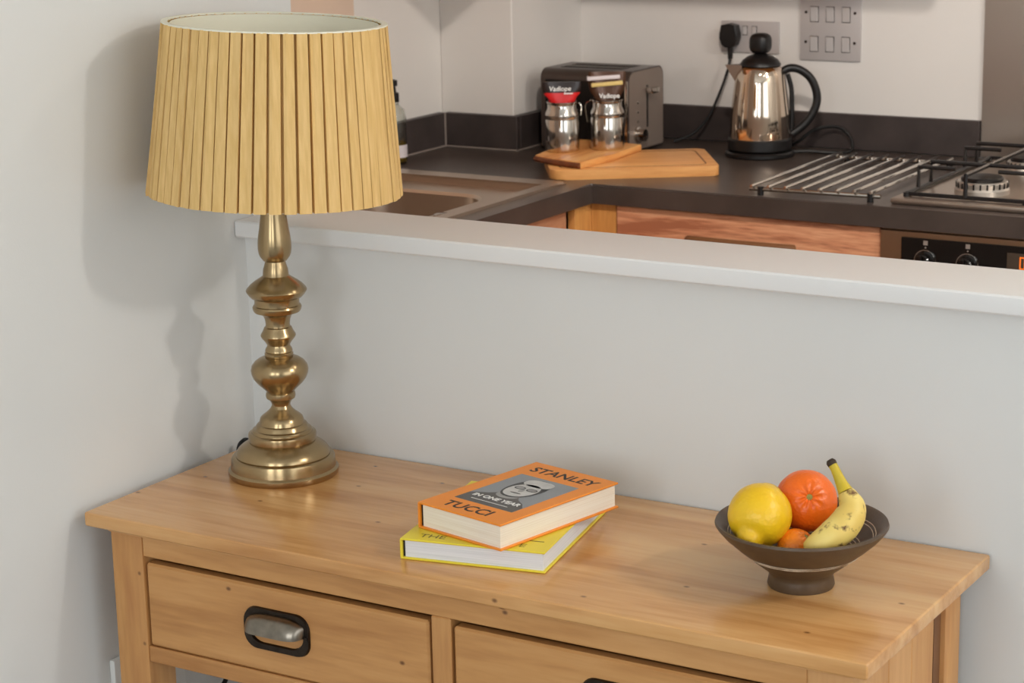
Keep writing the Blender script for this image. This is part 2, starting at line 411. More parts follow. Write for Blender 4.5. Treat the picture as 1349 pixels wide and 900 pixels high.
def rrect(x0, x1, y0, y1, r, n=6):
    out = []
    for cx, cy, a0 in ((x1 - r, y1 - r, 0), (x0 + r, y1 - r, 90), (x0 + r, y0 + r, 180), (x1 - r, y0 + r, 270)):
        for k in range(n + 1):
            a = math.radians(a0 + 90 * k / n); out.append((cx + r * math.cos(a), cy + r * math.sin(a)))
    return out
def catmull(P, n=8):
    P = [Vector(p) for p in P]; out = []
    for i in range(len(P) - 1):
        p0, p1, p2, p3 = P[max(i - 1, 0)], P[i], P[i + 1], P[min(i + 2, len(P) - 1)]
        for k in range(n):
            t = k / n
            out.append(0.5 * ((2 * p1) + (p2 - p0) * t + (2 * p0 - 5 * p1 + 4 * p2 - p3) * t * t + (3 * p1 - p0 - 3 * p2 + p3) * t ** 3))
    out.append(P[-1]); return out

# ------------------------------------------------------------------ the setting
WX = -0.0225                # face of the left wall
ZC = 0.19                   # worktop
struct(B().box(-1.2, 3.6, -4.2, 2.0, -H - 0.06, -H).build('floor', 'floor', smooth=False))
struct(B().box(-1.2, 3.6, -4.2, 2.0, 1.66, 1.72).build('ceiling', 'ceil', smooth=False))
struct(B().box(WX - 0.62, WX, -4.2, 0.137, -H, 1.66).build('wall_left', 'wall', smooth=False))
struct(B().box(WX, 3.5, 0.004, 0.12, -H, 0.302).build('wall_half_height', 'wall', smooth=False))
s = B().box(WX, 3.5, -0.022, 0.128, 0.3015, 0.3265, 0.006, 3)
struct(s.build('trim_1', 'sill'), 'white painted sill capping the half-height wall')
struct(B().box(-0.90, -0.65, 0.137, 2.0, -H, 1.66).build('wall_kitchen_left', 'kwall', smooth=False))
struct(B().box(-0.65, -0.468, 1.49, 1.9, -H, 1.66, 0.002, 1).build('wall_kitchen_pier', 'kwall'))
struct(B().box(-0.65, 3.5, 1.79, 1.95, -H, 1.66).build('wall_kitchen_back', 'kwall', smooth=False))
# walls with window openings behind and beside the camera
s = B().cells([-0.0225, 0.35, 1.15, 1.85, 2.65, 3.6], [-H, 0.1, 1.47, 1.66], lambda i, j: not (i in (1, 3) and j == 1), 0, 0.15)
for v in s.bm.verts: v.co = Vector((v.co.x, -4.2 + v.co.z, v.co.y))
struct(s.build('wall_behind', 'wall', smooth=False))
s = B().cells([-4.2, -2.5, -0.6, 1.95], [-H, 0.0, 1.4, 1.66], lambda i, j: not (i == 1 and j == 1), 0, 0.15)
for v in s.bm.verts: v.co = Vector((3.5 + v.co.z, v.co.x, v.co.y))
struct(s.build('wall_right', 'wall', smooth=False))

# upstands (dark strips along the wall foot above the worktop) with pale sealant beads
UT = 0.265
def upstand(n, x0, x1, y0, y1, beads, label):
    o = struct(B().box(x0, x1, y0, y1, ZC + 0.0005, UT, 0.0015, 1).build('trim_%d' % n, 'upstand'), label)
    for b in beads:
        B().tube(b, 0.0022, 6).build('sealant_bead', 'sealant', o)
upstand(2, -0.65, -0.633, 0.14, 1.474, [[(-0.632, 0.3, ZC + 0.002), (-0.632, 1.472, ZC + 0.002)], [(-0.632, 1.473, ZC + 0.003), (-0.632, 1.473, UT)]], 'dark slate upstand along the left kitchen wall')
upstand(3, -0.633, -0.4515, 1.474, 1.49, [[(-0.63, 1.473, ZC + 0.002), (-0.4515, 1.473, ZC + 0.002)]], 'dark slate upstand across the boxed pier')
upstand(4, -0.468, -0.4515, 1.4905, 1.7745, [[(-0.4505, 1.476, ZC + 0.002), (-0.4505, 1.772, ZC + 0.002)]], 'dark slate upstand on the side of the pier')
upstand(5, -0.4515, 0.462, 1.775, 1.79, [], 'dark slate upstand behind the toaster and kettle')

# worktop: one continuous L with cut-outs for sink and hob
xs = [-0.633, -0.555, -0.4515, -0.165, -0.102, 0.52, 1.05, 1.9]
ys = [0.128, 0.28, 1.125, 1.174, 1.24, 1.474, 1.68, 1.775]
def keep(i, j):
    x = (xs[i] + xs[i + 1]) / 2; y = (ys[j] + ys[j + 1]) / 2
    if x > -0.102 and y < 1.174: return False
    if x < -0.4515 and y > 1.474: return False
    if -0.555 < x < -0.165 and 0.28 < y < 1.125: return False
    if 0.52 < x < 1.05 and 1.24 < y < 1.68: return False
    return True
t = B().cells(xs, ys, keep, ZC - 0.038, ZC)
bmesh.ops.bevel(t.bm, geom=[e for e in t.bm.edges if abs(e.verts[0].co.z - ZC) < 1e-6 and abs(e.verts[1].co.z - ZC) < 1e-6 and len(e.link_faces) == 2 and abs(e.link_faces[0].normal.dot(e.link_faces[1].normal)) < 0.5], offset=0.004, segments=2, affect='EDGES')
tag(t.build('kitchen_worktop', 'worktop', base=(-0.3, 1.2, ZC - 0.038)), 'dark slate L-shaped kitchen worktop running under the sink and hob', 'worktop')

# steel splashback behind the hob
tag(B().box(0.464, 1.2, 1.781, 1.7895, ZC + 0.001, 1.0, 0.001, 1).build('hob_splashback', 'brushed', base=(0.8, 1.785, ZC)), 'tall brushed steel splashback panel behind the gas hob', 'splashback')

# ------------------------------------------------------------------ base cabinets
ZB = ZC - 0.038
def base_unit(x0, x1, label):
    r = thing('base_cabinet', label, 'cabinet', ((x0 + x1) / 2, 1.45, -H), group='kitchen base units')
    B().box(x0, x1, 1.205, 1.77, -H + 0.1, ZB - 0.0005).build('carcass', 'post', r)
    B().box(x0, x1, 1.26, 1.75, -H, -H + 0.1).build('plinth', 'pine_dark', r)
    return r
# corner post, drawer unit, corner base and the unit under the sink
r = base_unit(-0.056, 0.486, 'red walnut drawer unit under the wire rack and kettle')
d = B().box(-0.055, 0.485, 1.186, 1.2048, -0.02, ZB - 0.003, 0.0015, 1).build('drawer_front', 'walnut', r)
hp = [(0.10, 1.186, 0.095), (0.112, 1.174, 0.097), (0.16, 1.168, 0.098), (0.208, 1.167, 0.098), (0.256, 1.168, 0.098), (0.304, 1.174, 0.097), (0.316, 1.186, 0.095)]
B().tube(catmull(hp, 5), 0.0085, 10).build('bow_handle', 'pine_dark', d)
d = B().box(-0.055, 0.485, 1.186, 1.2048, -0.65, -0.024, 0.0015, 1).build('door', 'walnut', r)
r = thing('corner_post', 'honey oak corner post in the angle of the worktop', 'post', (-0.09, 1.19, -H))
B().box(-0.112, -0.0575, 1.188, 1.205, -H, ZB - 0.0005, 0.001, 1).build('front_face', 'post', r)
B().box(-0.129, -0.1125, 1.125, 1.205, -H, ZB - 0.0005, 0.001, 1).build('side_face', 'post', r)
r = thing('sink_cabinet', 'walnut fronted sink unit behind the half-height wall', 'cabinet', (-0.38, 0.6, -H), group='kitchen base units')
B().box(-0.60, -0.155, 0.14, 1.12, -H + 0.1, -0.10).build('carcass', 'post', r)
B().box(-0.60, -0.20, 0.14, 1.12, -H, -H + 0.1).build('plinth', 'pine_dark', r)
B().box(-0.148, -0.129, 0.14, 0.66, -0.65, ZB - 0.003, 0.0015, 1).build('door', 'walnut_y', r)
B().box(-0.148, -0.129, 0.664, 1.12, -0.65, ZB - 0.003, 0.0015, 1).build('door', 'walnut_y', r)

# oven
r = thing('built_in_oven', 'built-in oven with black control panel below the hob', 'oven', (0.79, 1.45, -H))
B().box(0.489, 1.088, 1.19, 1.75, -H, ZB - 0.0005).build('carcass', 'ovensteel', r)
pf = B().box(0.489, 1.088, 1.178, 1.1898, -0.03, ZB - 0.004, 0.001, 1).build('control_frame', 'ovensteel', r)
B().box(0.53, 1.05, 1.174, 1.1778, 0.0, 0.138, 0.001, 1).build('control_panel', 'black_gloss', pf)
B().box(0.52, 1.06, 1.17, 1.1898, -0.6, -0.04, 0.003, 1).build('oven_door', 'black_gloss', r)
B().tube([(0.56, 1.14, -0.07), (1.02, 1.14, -0.07)], 0.008, 10).build('door_handle', 'brushed', r)
RX = Matrix.Rotation(math.radians(90), 4, 'X')
for kx in (0.576, 0.654):
    k = B(); k.lathe([(0.019, 0), (0.019, 0.004), (0.0155, 0.006), (0.0145, 0.018), (0.012, 0.0205), (0.0, 0.021)], 28, mat=Matrix.Translation((kx, 1.1738, 0.098)) @ RX, cap1=False)
    k.box(kx - 0.0025, kx + 0.0025, 1.147, 1.155, 0.085, 0.111, 0.001, 1)
    kn = k.build('control_knob', 'black_gloss', r)
    B().lathe([(0.0205, 0), (0.0205, 0.0022), (0.0188, 0.0022), (0.0188, 0)], 28, mat=Matrix.Translation((kx, 1.1739, 0.098)) @ RX, cap0=False, cap1=False).build('chrome_ring', 'steel', r)
    B().box(kx - 0.004, kx + 0.004, 1.1731, 1.1739, 0.1265, 0.1345).box(kx - 0.0012, kx + 0.0012, 1.1731, 1.1739, 0.121, 0.1235).build('panel_icon', 'sealant', r)
B().box(0.725, 0.84, 1.1733, 1.1739, 0.085, 0.126, 0.0004, 1).build('display_window', 'display', r)
for q in range(4):
    x = 0.748 + q * 0.017
    B().box(x, x + 0.002, 1.1727, 1.1732, 0.098, 0.120).box(x + 0.008, x + 0.010, 1.1727, 1.1732, 0.098, 0.120).box(x, x + 0.010, 1.1727, 1.1732, 0.118, 0.120).box(x, x + 0.010, 1.1727, 1.1732, 0.098, 0.100).build('clock_digit', 'amber', r)

# wall cabinets above the picture
r = thing('wall_cabinet', 'walnut wall cabinet hung above the toaster and kettle', 'cabinet', (0.0, 1.64, 0.66))
B().box(-0.4675, 0.43, 1.49, 1.789, 0.66, 1.42).build('carcass', 'post', r)
B().box(-0.466, -0.02, 1.47, 1.4895, 0.66, 1.42, 0.002, 1).build('door', 'walnut', r)
B().box(-0.016, 0.428, 1.47, 1.4895, 0.66, 1.42, 0.002, 1).build('door', 'walnut', r)

r = thing('wall_cabinet', 'walnut wall cabinet hung on the left kitchen wall', 'cabinet', (-0.5, 1.3, 0.66))
B().box(-0.649, -0.37, 1.16, 1.488, 0.66, 1.42).build('carcass', 'post', r)
B().box(-0.3695, -0.35, 1.161, 1.468, 0.66, 1.42, 0.002, 1).build('door', 'walnut_y', r)
struct(B().box(-0.6498, -0.638, 0.30, 1.158, UT + 0.001, 1.4, 0.001, 1).build('trim_6', 'peach'), 'added peach panel tinted like warm light on the left kitchen wall')  # added panel; its peach colour stands in for warm light on the wall

# ------------------------------------------------------------------ sink
r = thing('kitchen_sink', 'inset brushed steel sink behind the table lamp', 'sink', (-0.36, 0.7, ZC))
fl = B()
xo = [-0.575, -0.545, -0.175, -0.145]; yo = [0.26, 0.30, 1.10, 1.15]
fl.cells(xo, yo, lambda i, j: not (i == 1 and j == 1), ZC + 0.0003, ZC + 0.006)
bmesh.ops.bevel(fl.bm, geom=[e for e in fl.bm.edges if len(e.link_faces) == 2 and abs(e.link_faces[0].normal.dot(e.link_faces[1].normal)) < 0.5 and e.verts[0].co.z > ZC + 0.005 and e.verts[1].co.z > ZC + 0.005], offset=0.004, segments=2, affect='EDGES')
fl.build('rim', 'sinksteel', r)
lg = B()   # sunken deck with a rounded bowl opening
outer = rrect(-0.546, -0.174, 0.299, 1.101, 0.002, 6)
inner = rrect(-0.50, -0.225, 0.50, 1.02, 0.07, 6)
bmx = lg.bm
def ring(P, z): return [bmx.verts.new((x, y, z)) for x, y in P]
def lip(a, b):
    for k in range(len(a)): bmx.faces.new((a[k], a[(k + 1) % len(a)], b[(k + 1) % len(b)], b[k]))
r0 = ring(outer, ZC + 0.003); r1 = ring(outer, ZC - 0.008); r2 = ring(inner, ZC - 0.008)
r3 = ring(rrect(-0.494, -0.231, 0.506, 1.014, 0.066, 6), ZC - 0.013)
r4 = ring(rrect(-0.485, -0.24, 0.515, 1.005, 0.06, 6), ZC - 0.14); r5 = ring(rrect(-0.45, -0.275, 0.55, 0.97, 0.05, 6), ZC - 0.155)
lip(r0, r1); lip(r1, r2); lip(r2, r3); lip(r3, r4); lip(r4, r5); bmx.faces.new(r5)
lg.build('bowl', 'sinksteel', r)
B().lathe([(0.0, 0), (0.04, 0), (0.042, 0.003), (0.03, 0.003), (0.028, -0.002), (0.0, -0.002)], 28, c=(-0.36, 0.76, ZC - 0.154), cap0=False, cap1=False).build('drain', 'steel', r)
B().lathe([(0.016, 0), (0.016, 0.003), (0.010, 0.005), (0.0, 0.005)], 20, c=(-0.205, 0.80, ZC - 0.008), cap1=False).build('overflow_cap', 'steel', r)

# ------------------------------------------------------------------ hob
r = thing('gas_hob', 'steel gas hob with black pan supports at the right edge', 'hob', (0.79, 1.45, ZC))
hb = B().box(0.495, 1.08, 1.205, 1.715, ZC + 0.0005, ZC + 0.011, 0.004, 2)
hb.build('hob_plate', 'brushed', r)
def burner(x, y, rad):
    b = B().lathe([(rad * 1.05, 0), (rad * 1.05, 0.008), (rad * 0.98, 0.012), (rad, 0.020), (rad * 0.93, 0.023)], 40, c=(x, y, ZC + 0.0108)).build('burner_crown', 'burner', r)
    B().lathe([(rad * 0.80, 0), (rad * 0.82, 0.004), (rad * 0.76, 0.007), (rad * 0.2, 0.0085), (0, 0.0085)], 36, c=(x, y, ZC + 0.034), cap1=False).build('burner_cap', 'enamel_black', r)
    n = 24; t = B()
    for k in range(n):
        a = 2 * math.pi * k / n; mx = Matrix.Translation((x, y, ZC + 0.0275)) @ Matrix.Rotation(a, 4, 'Z')
        t.box(rad * 0.985, rad * 1.012, -0.0016, 0.0016, -0.005, 0.005, mat=mx)
    t.build('flame_ports', 'enamel_black', r)
burner(0.625, 1.325, 0.047); burner(0.625, 1.575, 0.036); burner(0.93, 1.325, 0.036); burner(0.93, 1.575, 0.047)
def pan_support(x0, x1):
    y0, y1 = 1.235, 1.69; z0 = ZC + 0.016; z1 = ZC + 0.056; rr = 0.0042
    o = B()
    o.tube([(x0, y0, z0), (x1, y0, z0), (x1, y1, z0), (x0, y1, z0)], rr, 6, closed=True)
    for yy in (1.325, 1.575):
        o.tube([(x0, yy - 0.03, z0), (x0, yy - 0.03, z1), (x0 + 0.07, yy - 0.03, z1)], rr, 6)
        o.tube([(x1, yy - 0.03, z0), (x1, yy - 0.03, z1), (x1 - 0.07, yy - 0.03, z1)], rr, 6)
        o.tube([(x0, yy + 0.035, z0), (x0, yy + 0.035, z1), (x1, yy + 0.035, z1), (x1, yy + 0.035, z0)], rr, 6)
    xm = (x0 + x1) / 2
    o.tube([(xm, y0, z0), (xm, y0, z1), (xm, y1, z1), (xm, y1, z0)], rr, 6)
    o.build('pan_support', 'enamel_black', r)
    for fx, fy in ((x0, y0), (x1, y0), (x0, y1), (x1, y1)): B().lathe([(0.006, 0), (0.006, 0.008)], 10, c=(fx, fy, ZC + 0.0105)).build('rubber_foot', 'black', r)
pan_support(0.515, 0.735); pan_support(0.82, 1.04)

# ------------------------------------------------------------------ wire rack (trivet)
r = thing('wire_trivet', 'long steel wire trivet lying beside the hob', 'trivet', (0.345, 1.40, ZC))
zr = ZC + 0.018
bar = B().tube([(0.230, 1.186, zr), (0.230, 1.19, zr), (0.226, 1.622, zr), (0.226, 1.626, zr)], [0.0026, 0.0035, 0.0035, 0.0026], 8).build('bar', 'steel', r)
for k in range(1, 8): rep(bar, (k * 0.0328, 0.002 * k, 0))
for yy, n in ((1.197, 'cross_rod'), (1.612, 'cross_rod')):
    B().tube([(0.222, yy, zr - 0.0075), (0.475, yy + 0.014, zr - 0.0075)], 0.0038, 8).build(n, 'steel', r)
ft = B().lathe([(0.006, 0), (0.006, 0.016)], 10, c=(0.244, 1.197, ZC)).build('rubber_foot', 'black', r)
for d in ((0.212, 0.012, 0), (0, 0.415, 0), (0.212, 0.427, 0)): rep(ft, d)

# ------------------------------------------------------------------ wall plates
def plate(name, x0, x1, z0, z1, label, cat):
    r = thing(name, label, cat, ((x0 + x1) / 2, 1.79, z0))
    B().box(x0, x1, 1.784, 1.7898, z0, z1, 0.0015, 2).build('face_plate', 'plate_steel', r)
    return r
def screw(r, x, z): B().lathe([(0.0032, 0), (0.0032, 0.001), (0.0, 0.0013)], 10, mat=Matrix.Translation((x, 1.784, z)) @ RX, cap1=False).build('screw', 'screw', r)
r = plate('light_switch_plate', 0.063, 0.199, 0.374, 0.512, 'square satin steel plate with two rows of rocker switches', 'switch')
for j, zz in enumerate((0.408, 0.470)):
    for i, xx in enumerate((0.0955, 0.131, 0.1665)):
        B().box(xx - 0.0095, xx + 0.0095, 1.7833, 1.7842, zz - 0.0165, zz + 0.0165).build('rocker_surround', 'screw', r)
        t = B(); t.box(-0.0086, 0.0086, -0.0022, 0.0, -0.0155, 0.0155, 0.0012, 1, mat=Matrix.Translation((xx, 1.7832, zz)) @ Matrix.Rotation(math.radians(4), 4, 'X'))
        t.build('rocker', 'rocker', r)
    screw(r, 0.0765, zz + 0.004); screw(r, 0.186, zz + 0.004)
r = plate('double_socket', -0.120, 0.015, 0.384, 0.451, 'satin steel double wall socket above the kettle', 'socket')
for xx in (-0.064, -0.042):
    B().box(xx - 0.006, xx + 0.006, 1.7833, 1.7842, 0.421, 0.441).build('switch_surround', 'screw', r)
    B().box(xx - 0.005, xx + 0.005, 1.7812, 1.7832, 0.422, 0.440, 0.001, 1).build('switch_rocker', 'rocker', r)
# plugs: one with a hanging cord belongs to the toaster, one to the kettle
def plug(xc, zc, label, cord):
    r = thing('mains_plug', label, 'plug', (xc, 1.765, zc))
    prof = [(-0.021, 0.004), (-0.017, 0.022), (0.0, 0.026), (0.017, 0.022), (0.021, 0.004), (0.021, -0.006), (0.016, -0.02), (0.007, -0.026), (-0.007, -0.026), (-0.016, -0.02), (-0.021, -0.006)]
    t = B(); t.prism(prof, 0, 0.026, 0.005, 3, mat=Matrix.Translation((xc, 1.7838, zc)) @ RX); t.build('plug_body', 'black', r)
    B().lathe([(0.005, -0.05), (0.0065, -0.024)], 12, c=(xc, 1.772, zc)).build('strain_relief', 'black', r)
    B().tube(catmull(cord, 8), 0.003, 8).build('cord', 'cord', r)
plug(-0.093, 0.421, 'black mains plug with dangling flex in the left side of socket',
     [(-0.093, 1.772, 0.372), (-0.096, 1.768, 0.35), (-0.112, 1.762, 0.30), (-0.135, 1.75, 0.245), (-0.165, 1.735, 0.21), (-0.20, 1.715, 0.1945)])

# ------------------------------------------------------------------ kettle
kx, ky = 0.043, 1.63
r = thing('electric_kettle', 'mirror-polished steel kettle with black handle and lid', 'kettle', (kx, ky, ZC))
B().lathe([(0.0, 0), (0.069, 0), (0.0715, 0.003), (0.0715, 0.009), (0.068, 0.012), (0.0, 0.0125)], 48, c=(kx, ky, ZC), cap0=False, cap1=False).build('power_base', 'black', r)
B().lathe([(0.0, 0.014), (0.064, 0.014), (0.0665, 0.017), (0.066, 0.036), (0.064, 0.039), (0.0, 0.039)], 48, c=(kx, ky, ZC), cap0=False, cap1=False).build('body_foot', 'black', r)
bd = B(); bd.lathe([(0.0625, 0.039), (0.0622, 0.05), (0.0612, 0.075), (0.059, 0.10), (0.0558, 0.13), (0.0525, 0.155), (0.0500, 0.170), (0.0465, 0.180), (0.0415, 0.186), (0.036, 0.189)], 64, c=(kx, ky, ZC))
bd.build('body', 'kettle', r, ang=60)
B().lathe([(0.0425, 0.1875), (0.0418, 0.191), (0.036, 0.199), (0.026, 0.206), (0.012, 0.211), (0, 0.212)], 40, c=(kx, ky, ZC), cap1=False).build('lid', 'black', r, ang=60)
B().sphere((kx, ky, ZC + 0.232), (0.0215, 0.0215, 0.0215), 28, 18, fn=lambda c: Vector((math.copysign(abs(c.x) ** 0.7, c.x), math.copysign(abs(c.y) ** 0.7, c.y), math.copysign(abs(c.z) ** 0.62, c.z)))).build('lid_knob', 'black', r, ang=70)
hd = Vector((0.855, 0.518, 0)).normalized()
def kp(d, z): return (kx + hd.x * d, ky + hd.y * d, ZC + z)
hp = [kp(0.040, 0.170), kp(0.060, 0.180), kp(0.082, 0.176), kp(0.104, 0.158), kp(0.116, 0.130), kp(0.116, 0.104), kp(0.104, 0.078), kp(0.086, 0.058), kp(0.066, 0.044)]
B().tube(catmull(hp, 6), 0.0085, 14).build('handle', 'black', r, ang=70)
B().tube(catmull([kp(0.056, 0.168), kp(0.064, 0.14), kp(0.066, 0.10), kp(0.066, 0.06), kp(0.064, 0.045)], 5), 0.005, 10).build('water_gauge', 'black', r)
sp = B(); tb = sp.bm
pts = [kp(-0.045, 0.150), kp(-0.048, 0.186), kp(-0.073, 0.189)]
sd = Vector((-hd.y, hd.x, 0))
a = [tb.verts.new(Vector(kp(-0.046, 0.145))), tb.verts.new(Vector(kp(-0.040, 0.189)) + sd * 0.02), tb.verts.new(Vector(kp(-0.073, 0.190))), tb.verts.new(Vector(kp(-0.040, 0.189)) - sd * 0.02)]
tb.faces.new((a[0], a[1], a[2])); tb.faces.new((a[0], a[2], a[3])); tb.faces.new((a[1], a[3], a[2])); tb.faces.new((a[0], a[3], a[1]))
sp.build('spout', 'toaster_end', r, ang=20)
B().tube(catmull([kp(0.068, 0.006), kp(0.10, 0.007), (0.175, 1.70, ZC + 0.004), (0.200, 1.735, ZC + 0.004), (0.196, 1.752, ZC + 0.025), (0.172, 1.758, ZC + 0.046), (0.145, 1.752, ZC + 0.050), (0.115, 1.735, ZC + 0.042), (0.09, 1.72, ZC + 0.02), (0.06, 1.73, ZC + 0.005)], 8), 0.0035, 8).build('flex', 'cord', r)

# ------------------------------------------------------------------ toaster
tx0, tx1, ty0, ty1 = -0.414, -0.203, 1.515, 1.672; tz0, tz1 = ZC + 0.006, ZC + 0.175
r = thing('toaster', 'black and steel two-slot toaster behind the jars', 'toaster', ((tx0 + tx1) / 2, (ty0 + ty1) / 2, ZC))
b = B()
prof = []
for cy, cz, a0 in ((ty1 - 0.022, tz1 - 0.022, 0), (ty0 + 0.022, tz1 - 0.022, 90)):
    for k in range(7):
        a = math.radians(a0 + 90 * k / 6); prof.append((cy + 0.022 * math.cos(a), cz + 0.022 * math.sin(a)))
prof += [(ty0, tz0 + 0.004), (ty0 + 0.004, tz0), (ty1 - 0.004, tz0), (ty1, tz0 + 0.004)]
PX = Matrix(((0, 0, 1, 0), (1, 0, 0, 0), (0, 1, 0, 0), (0, 0, 0, 1)))
b.prism(prof, tx0, tx1, mat=PX); b.build('casing', 'toaster', r)
b = B().box(tx0 + 0.012, tx1 - 0.008, ty0 - 0.0035, ty0 + 0.001, tz0 + 0.01, tz1 - 0.022, 0.0015, 1).build('front_panel', 'toaster_front', r)
B().box(tx1 - 0.0075, tx1 - 0.001, ty0 - 0.005, ty0 + 0.004, tz0 + 0.004, tz1 - 0.018, 0.002, 2).build('chrome_edge_strip', 'steel', r)
for yy in (ty0 + 0.055, ty1 - 0.055):
    B().box(tx0 + 0.028, tx1 - 0.035, yy - 0.017, yy + 0.017, tz1 - 0.001, tz1 + 0.0012, 0.0005, 1).build('slot_frame', 'toaster_front', r)
    B().box(tx0 + 0.034, tx1 - 0.041, yy - 0.011, yy + 0.011, tz1 + 0.001, tz1 + 0.0018).build('slot', 'slot', r)
cy = (ty0 + ty1) / 2 + 0.004
b = B(); b.prism([((y_ - (ty0 + ty1) / 2) * 0.97 + (ty0 + ty1) / 2, (z_ - (tz0 + tz1) / 2) * 0.97 + (tz0 + tz1) / 2) for y_, z_ in prof], tx1 - 0.0002, tx1 + 0.0003, mat=PX); b.build('end_panel', 'toaster_end', r)
B().box(tx1 - 0.0005, tx1 + 0.0012, cy - 0.003, cy + 0.003, tz0 + 0.045, tz1 - 0.035).build('lever_slot', 'black', r)
b = B().box(tx1 + 0.001, tx1 + 0.008, cy - 0.005, cy + 0.005, tz1 - 0.050, tz1 - 0.040, 0.001, 1); b.box(tx1 + 0.0065, tx1 + 0.022, cy - 0.014, cy + 0.018, tz1 - 0.052, tz1 - 0.040, 0.004, 2); b.build('lever', 'steel', r)
for k in range(3):
    B().lathe([(0.0035, 0), (0.003, 0.0025), (0, 0.003)], 12, mat=Matrix.Translation((tx1 - 0.0004, cy - 0.045, tz0 + 0.102 - 0.020 * k)) @ Matrix.Rotation(math.radians(90), 4, 'Y'), cap1=False).build('button', 'steel', r)
B().lathe([(0.017, 0), (0.017, 0.004), (0.0135, 0.006), (0.0125, 0.02), (0.0, 0.021)], 28, mat=Matrix.Translation((tx1 - 0.0004, cy - 0.045, tz0 + 0.034)) @ Matrix.Rotation(math.radians(90), 4, 'Y'), cap1=False).build('browning_knob', 'steel', r)
ft = B().lathe([(0.009, 0), (0.009, 0.0065)], 12, c=(tx0 + 0.025, ty0 + 0.025, ZC)).build('foot', 'black', r)
for d in ((0.16, 0, 0), (0, 0.107, 0), (0.16, 0.107, 0)): rep(ft, d)

# ------------------------------------------------------------------ chopping boards
A = Vector((-0.196, 1.176)); Bv = Vector((0.0805, 1.362)); ax = (Bv - A).normalized(); ay = Vector((-ax.y, ax.x))
ang = math.atan2(ax.y, ax.x); Lb = (Bv - A).length; Wb = 0.235
r = thing('chopping_board', 'long bamboo chopping board with a juice groove on the worktop', 'chopping board', (A.x, A.y, ZC), ang)
pts = []
for cx_, cy_, rad, a0 in ((Lb - 0.012, Wb - 0.012, 0.012, 0), (0.05, Wb - 0.05, 0.05, 90), (0.03, 0.03, 0.03, 180), (Lb - 0.012, 0.012, 0.012, 270)):
    for k in range(7):
        a = math.radians(a0 + 15 * k); pts.append((cx_ + rad * math.cos(a), cy_ + rad * math.sin(a)))
B().prism(pts, 0.0, 0.020, 0.003, 2).build('board', 'bamboo', r, local=True)
B().tube([(x, y, 0.0196) for x, y in rrect(0.022, Lb - 0.022, 0.022, Wb - 0.022, 0.02)], 0.0022, 6, closed=True, flat=0.35).build('juice_groove', 'bark', r, local=True)
r = thing('serving_board', 'small live-edge wooden board carrying the two jars', 'serving board', (-0.21, 1.36, ZC + 0.0202))
quad = [(-0.279, 1.258), (-0.225, 1.234), (-0.148, 1.212), (-0.142, 1.34), (-0.150, 1.470), (-0.20, 1.480), (-0.308, 1.486), (-0.300, 1.38)]
B().prism(quad, ZC + 0.0202, ZC + 0.034, 0.0025, 2).build('board', 'olive', r)
bk = B(); bk.tube([(-0.2775, 1.2575, ZC + 0.027), (-0.252, 1.2455, ZC + 0.0265), (-0.225, 1.2335, ZC + 0.027), (-0.185, 1.2225, ZC + 0.0265), (-0.1495, 1.2118, ZC + 0.027)], 0.0056, 8); bk.build('bark_edge', 'bark', r)

# ------------------------------------------------------------------ jars with coffee packets
zj = ZC + 0.0341
def jar(cx, cy, label):
    r = thing('metal_jar', label, 'jar', (cx, cy, zj), group='storage jars on the serving board')
    B().lathe([(0.0, 0), (0.031, 0), (0.034, 0.003), (0.0345, 0.008), (0.0345, 0.062), (0.0335, 0.065), (0.0335, 0.068), (0.0350, 0.071), (0.0335, 0.078), (0.0295, 0.087), (0.0295, 0.096), (0.0312, 0.098), (0.0312, 0.101), (0.0285, 0.101), (0.0278, 0.08), (0.0305, 0.06), (0.0305, 0.006), (0.0, 0.005)], 48, c=(cx, cy, zj), cap0=False, cap1=False).build('jar_body', 'steel', r, ang=40)
    return r
j1 = (-0.2550, 1.328); j2 = (-0.1850, 1.390)
r = jar(j1[0], j1[1], 'left steel jar holding the red and black packet')
B().tube(catmull([(j1[0] + 0.032, j1[1] + 0.012, zj + 0.098), (j1[0] + 0.037, j1[1] + 0.014, zj + 0.09), (j1[0] + 0.036, j1[1] + 0.013, zj + 0.072)], 4), 0.0013, 6).build('clasp_wire', 'steel', r)
r = jar(j2[0], j2[1], 'right steel jar holding the clipped brown packet')
B().tube(catmull([(j2[0] - 0.030, j2[1] - 0.012, zj + 0.100), (j2[0] - 0.041, j2[1] - 0.018, zj + 0.088), (j2[0] - 0.037, j2[1] - 0.016, zj + 0.055)], 4), 0.0013, 6).build('clasp_wire', 'steel', r)
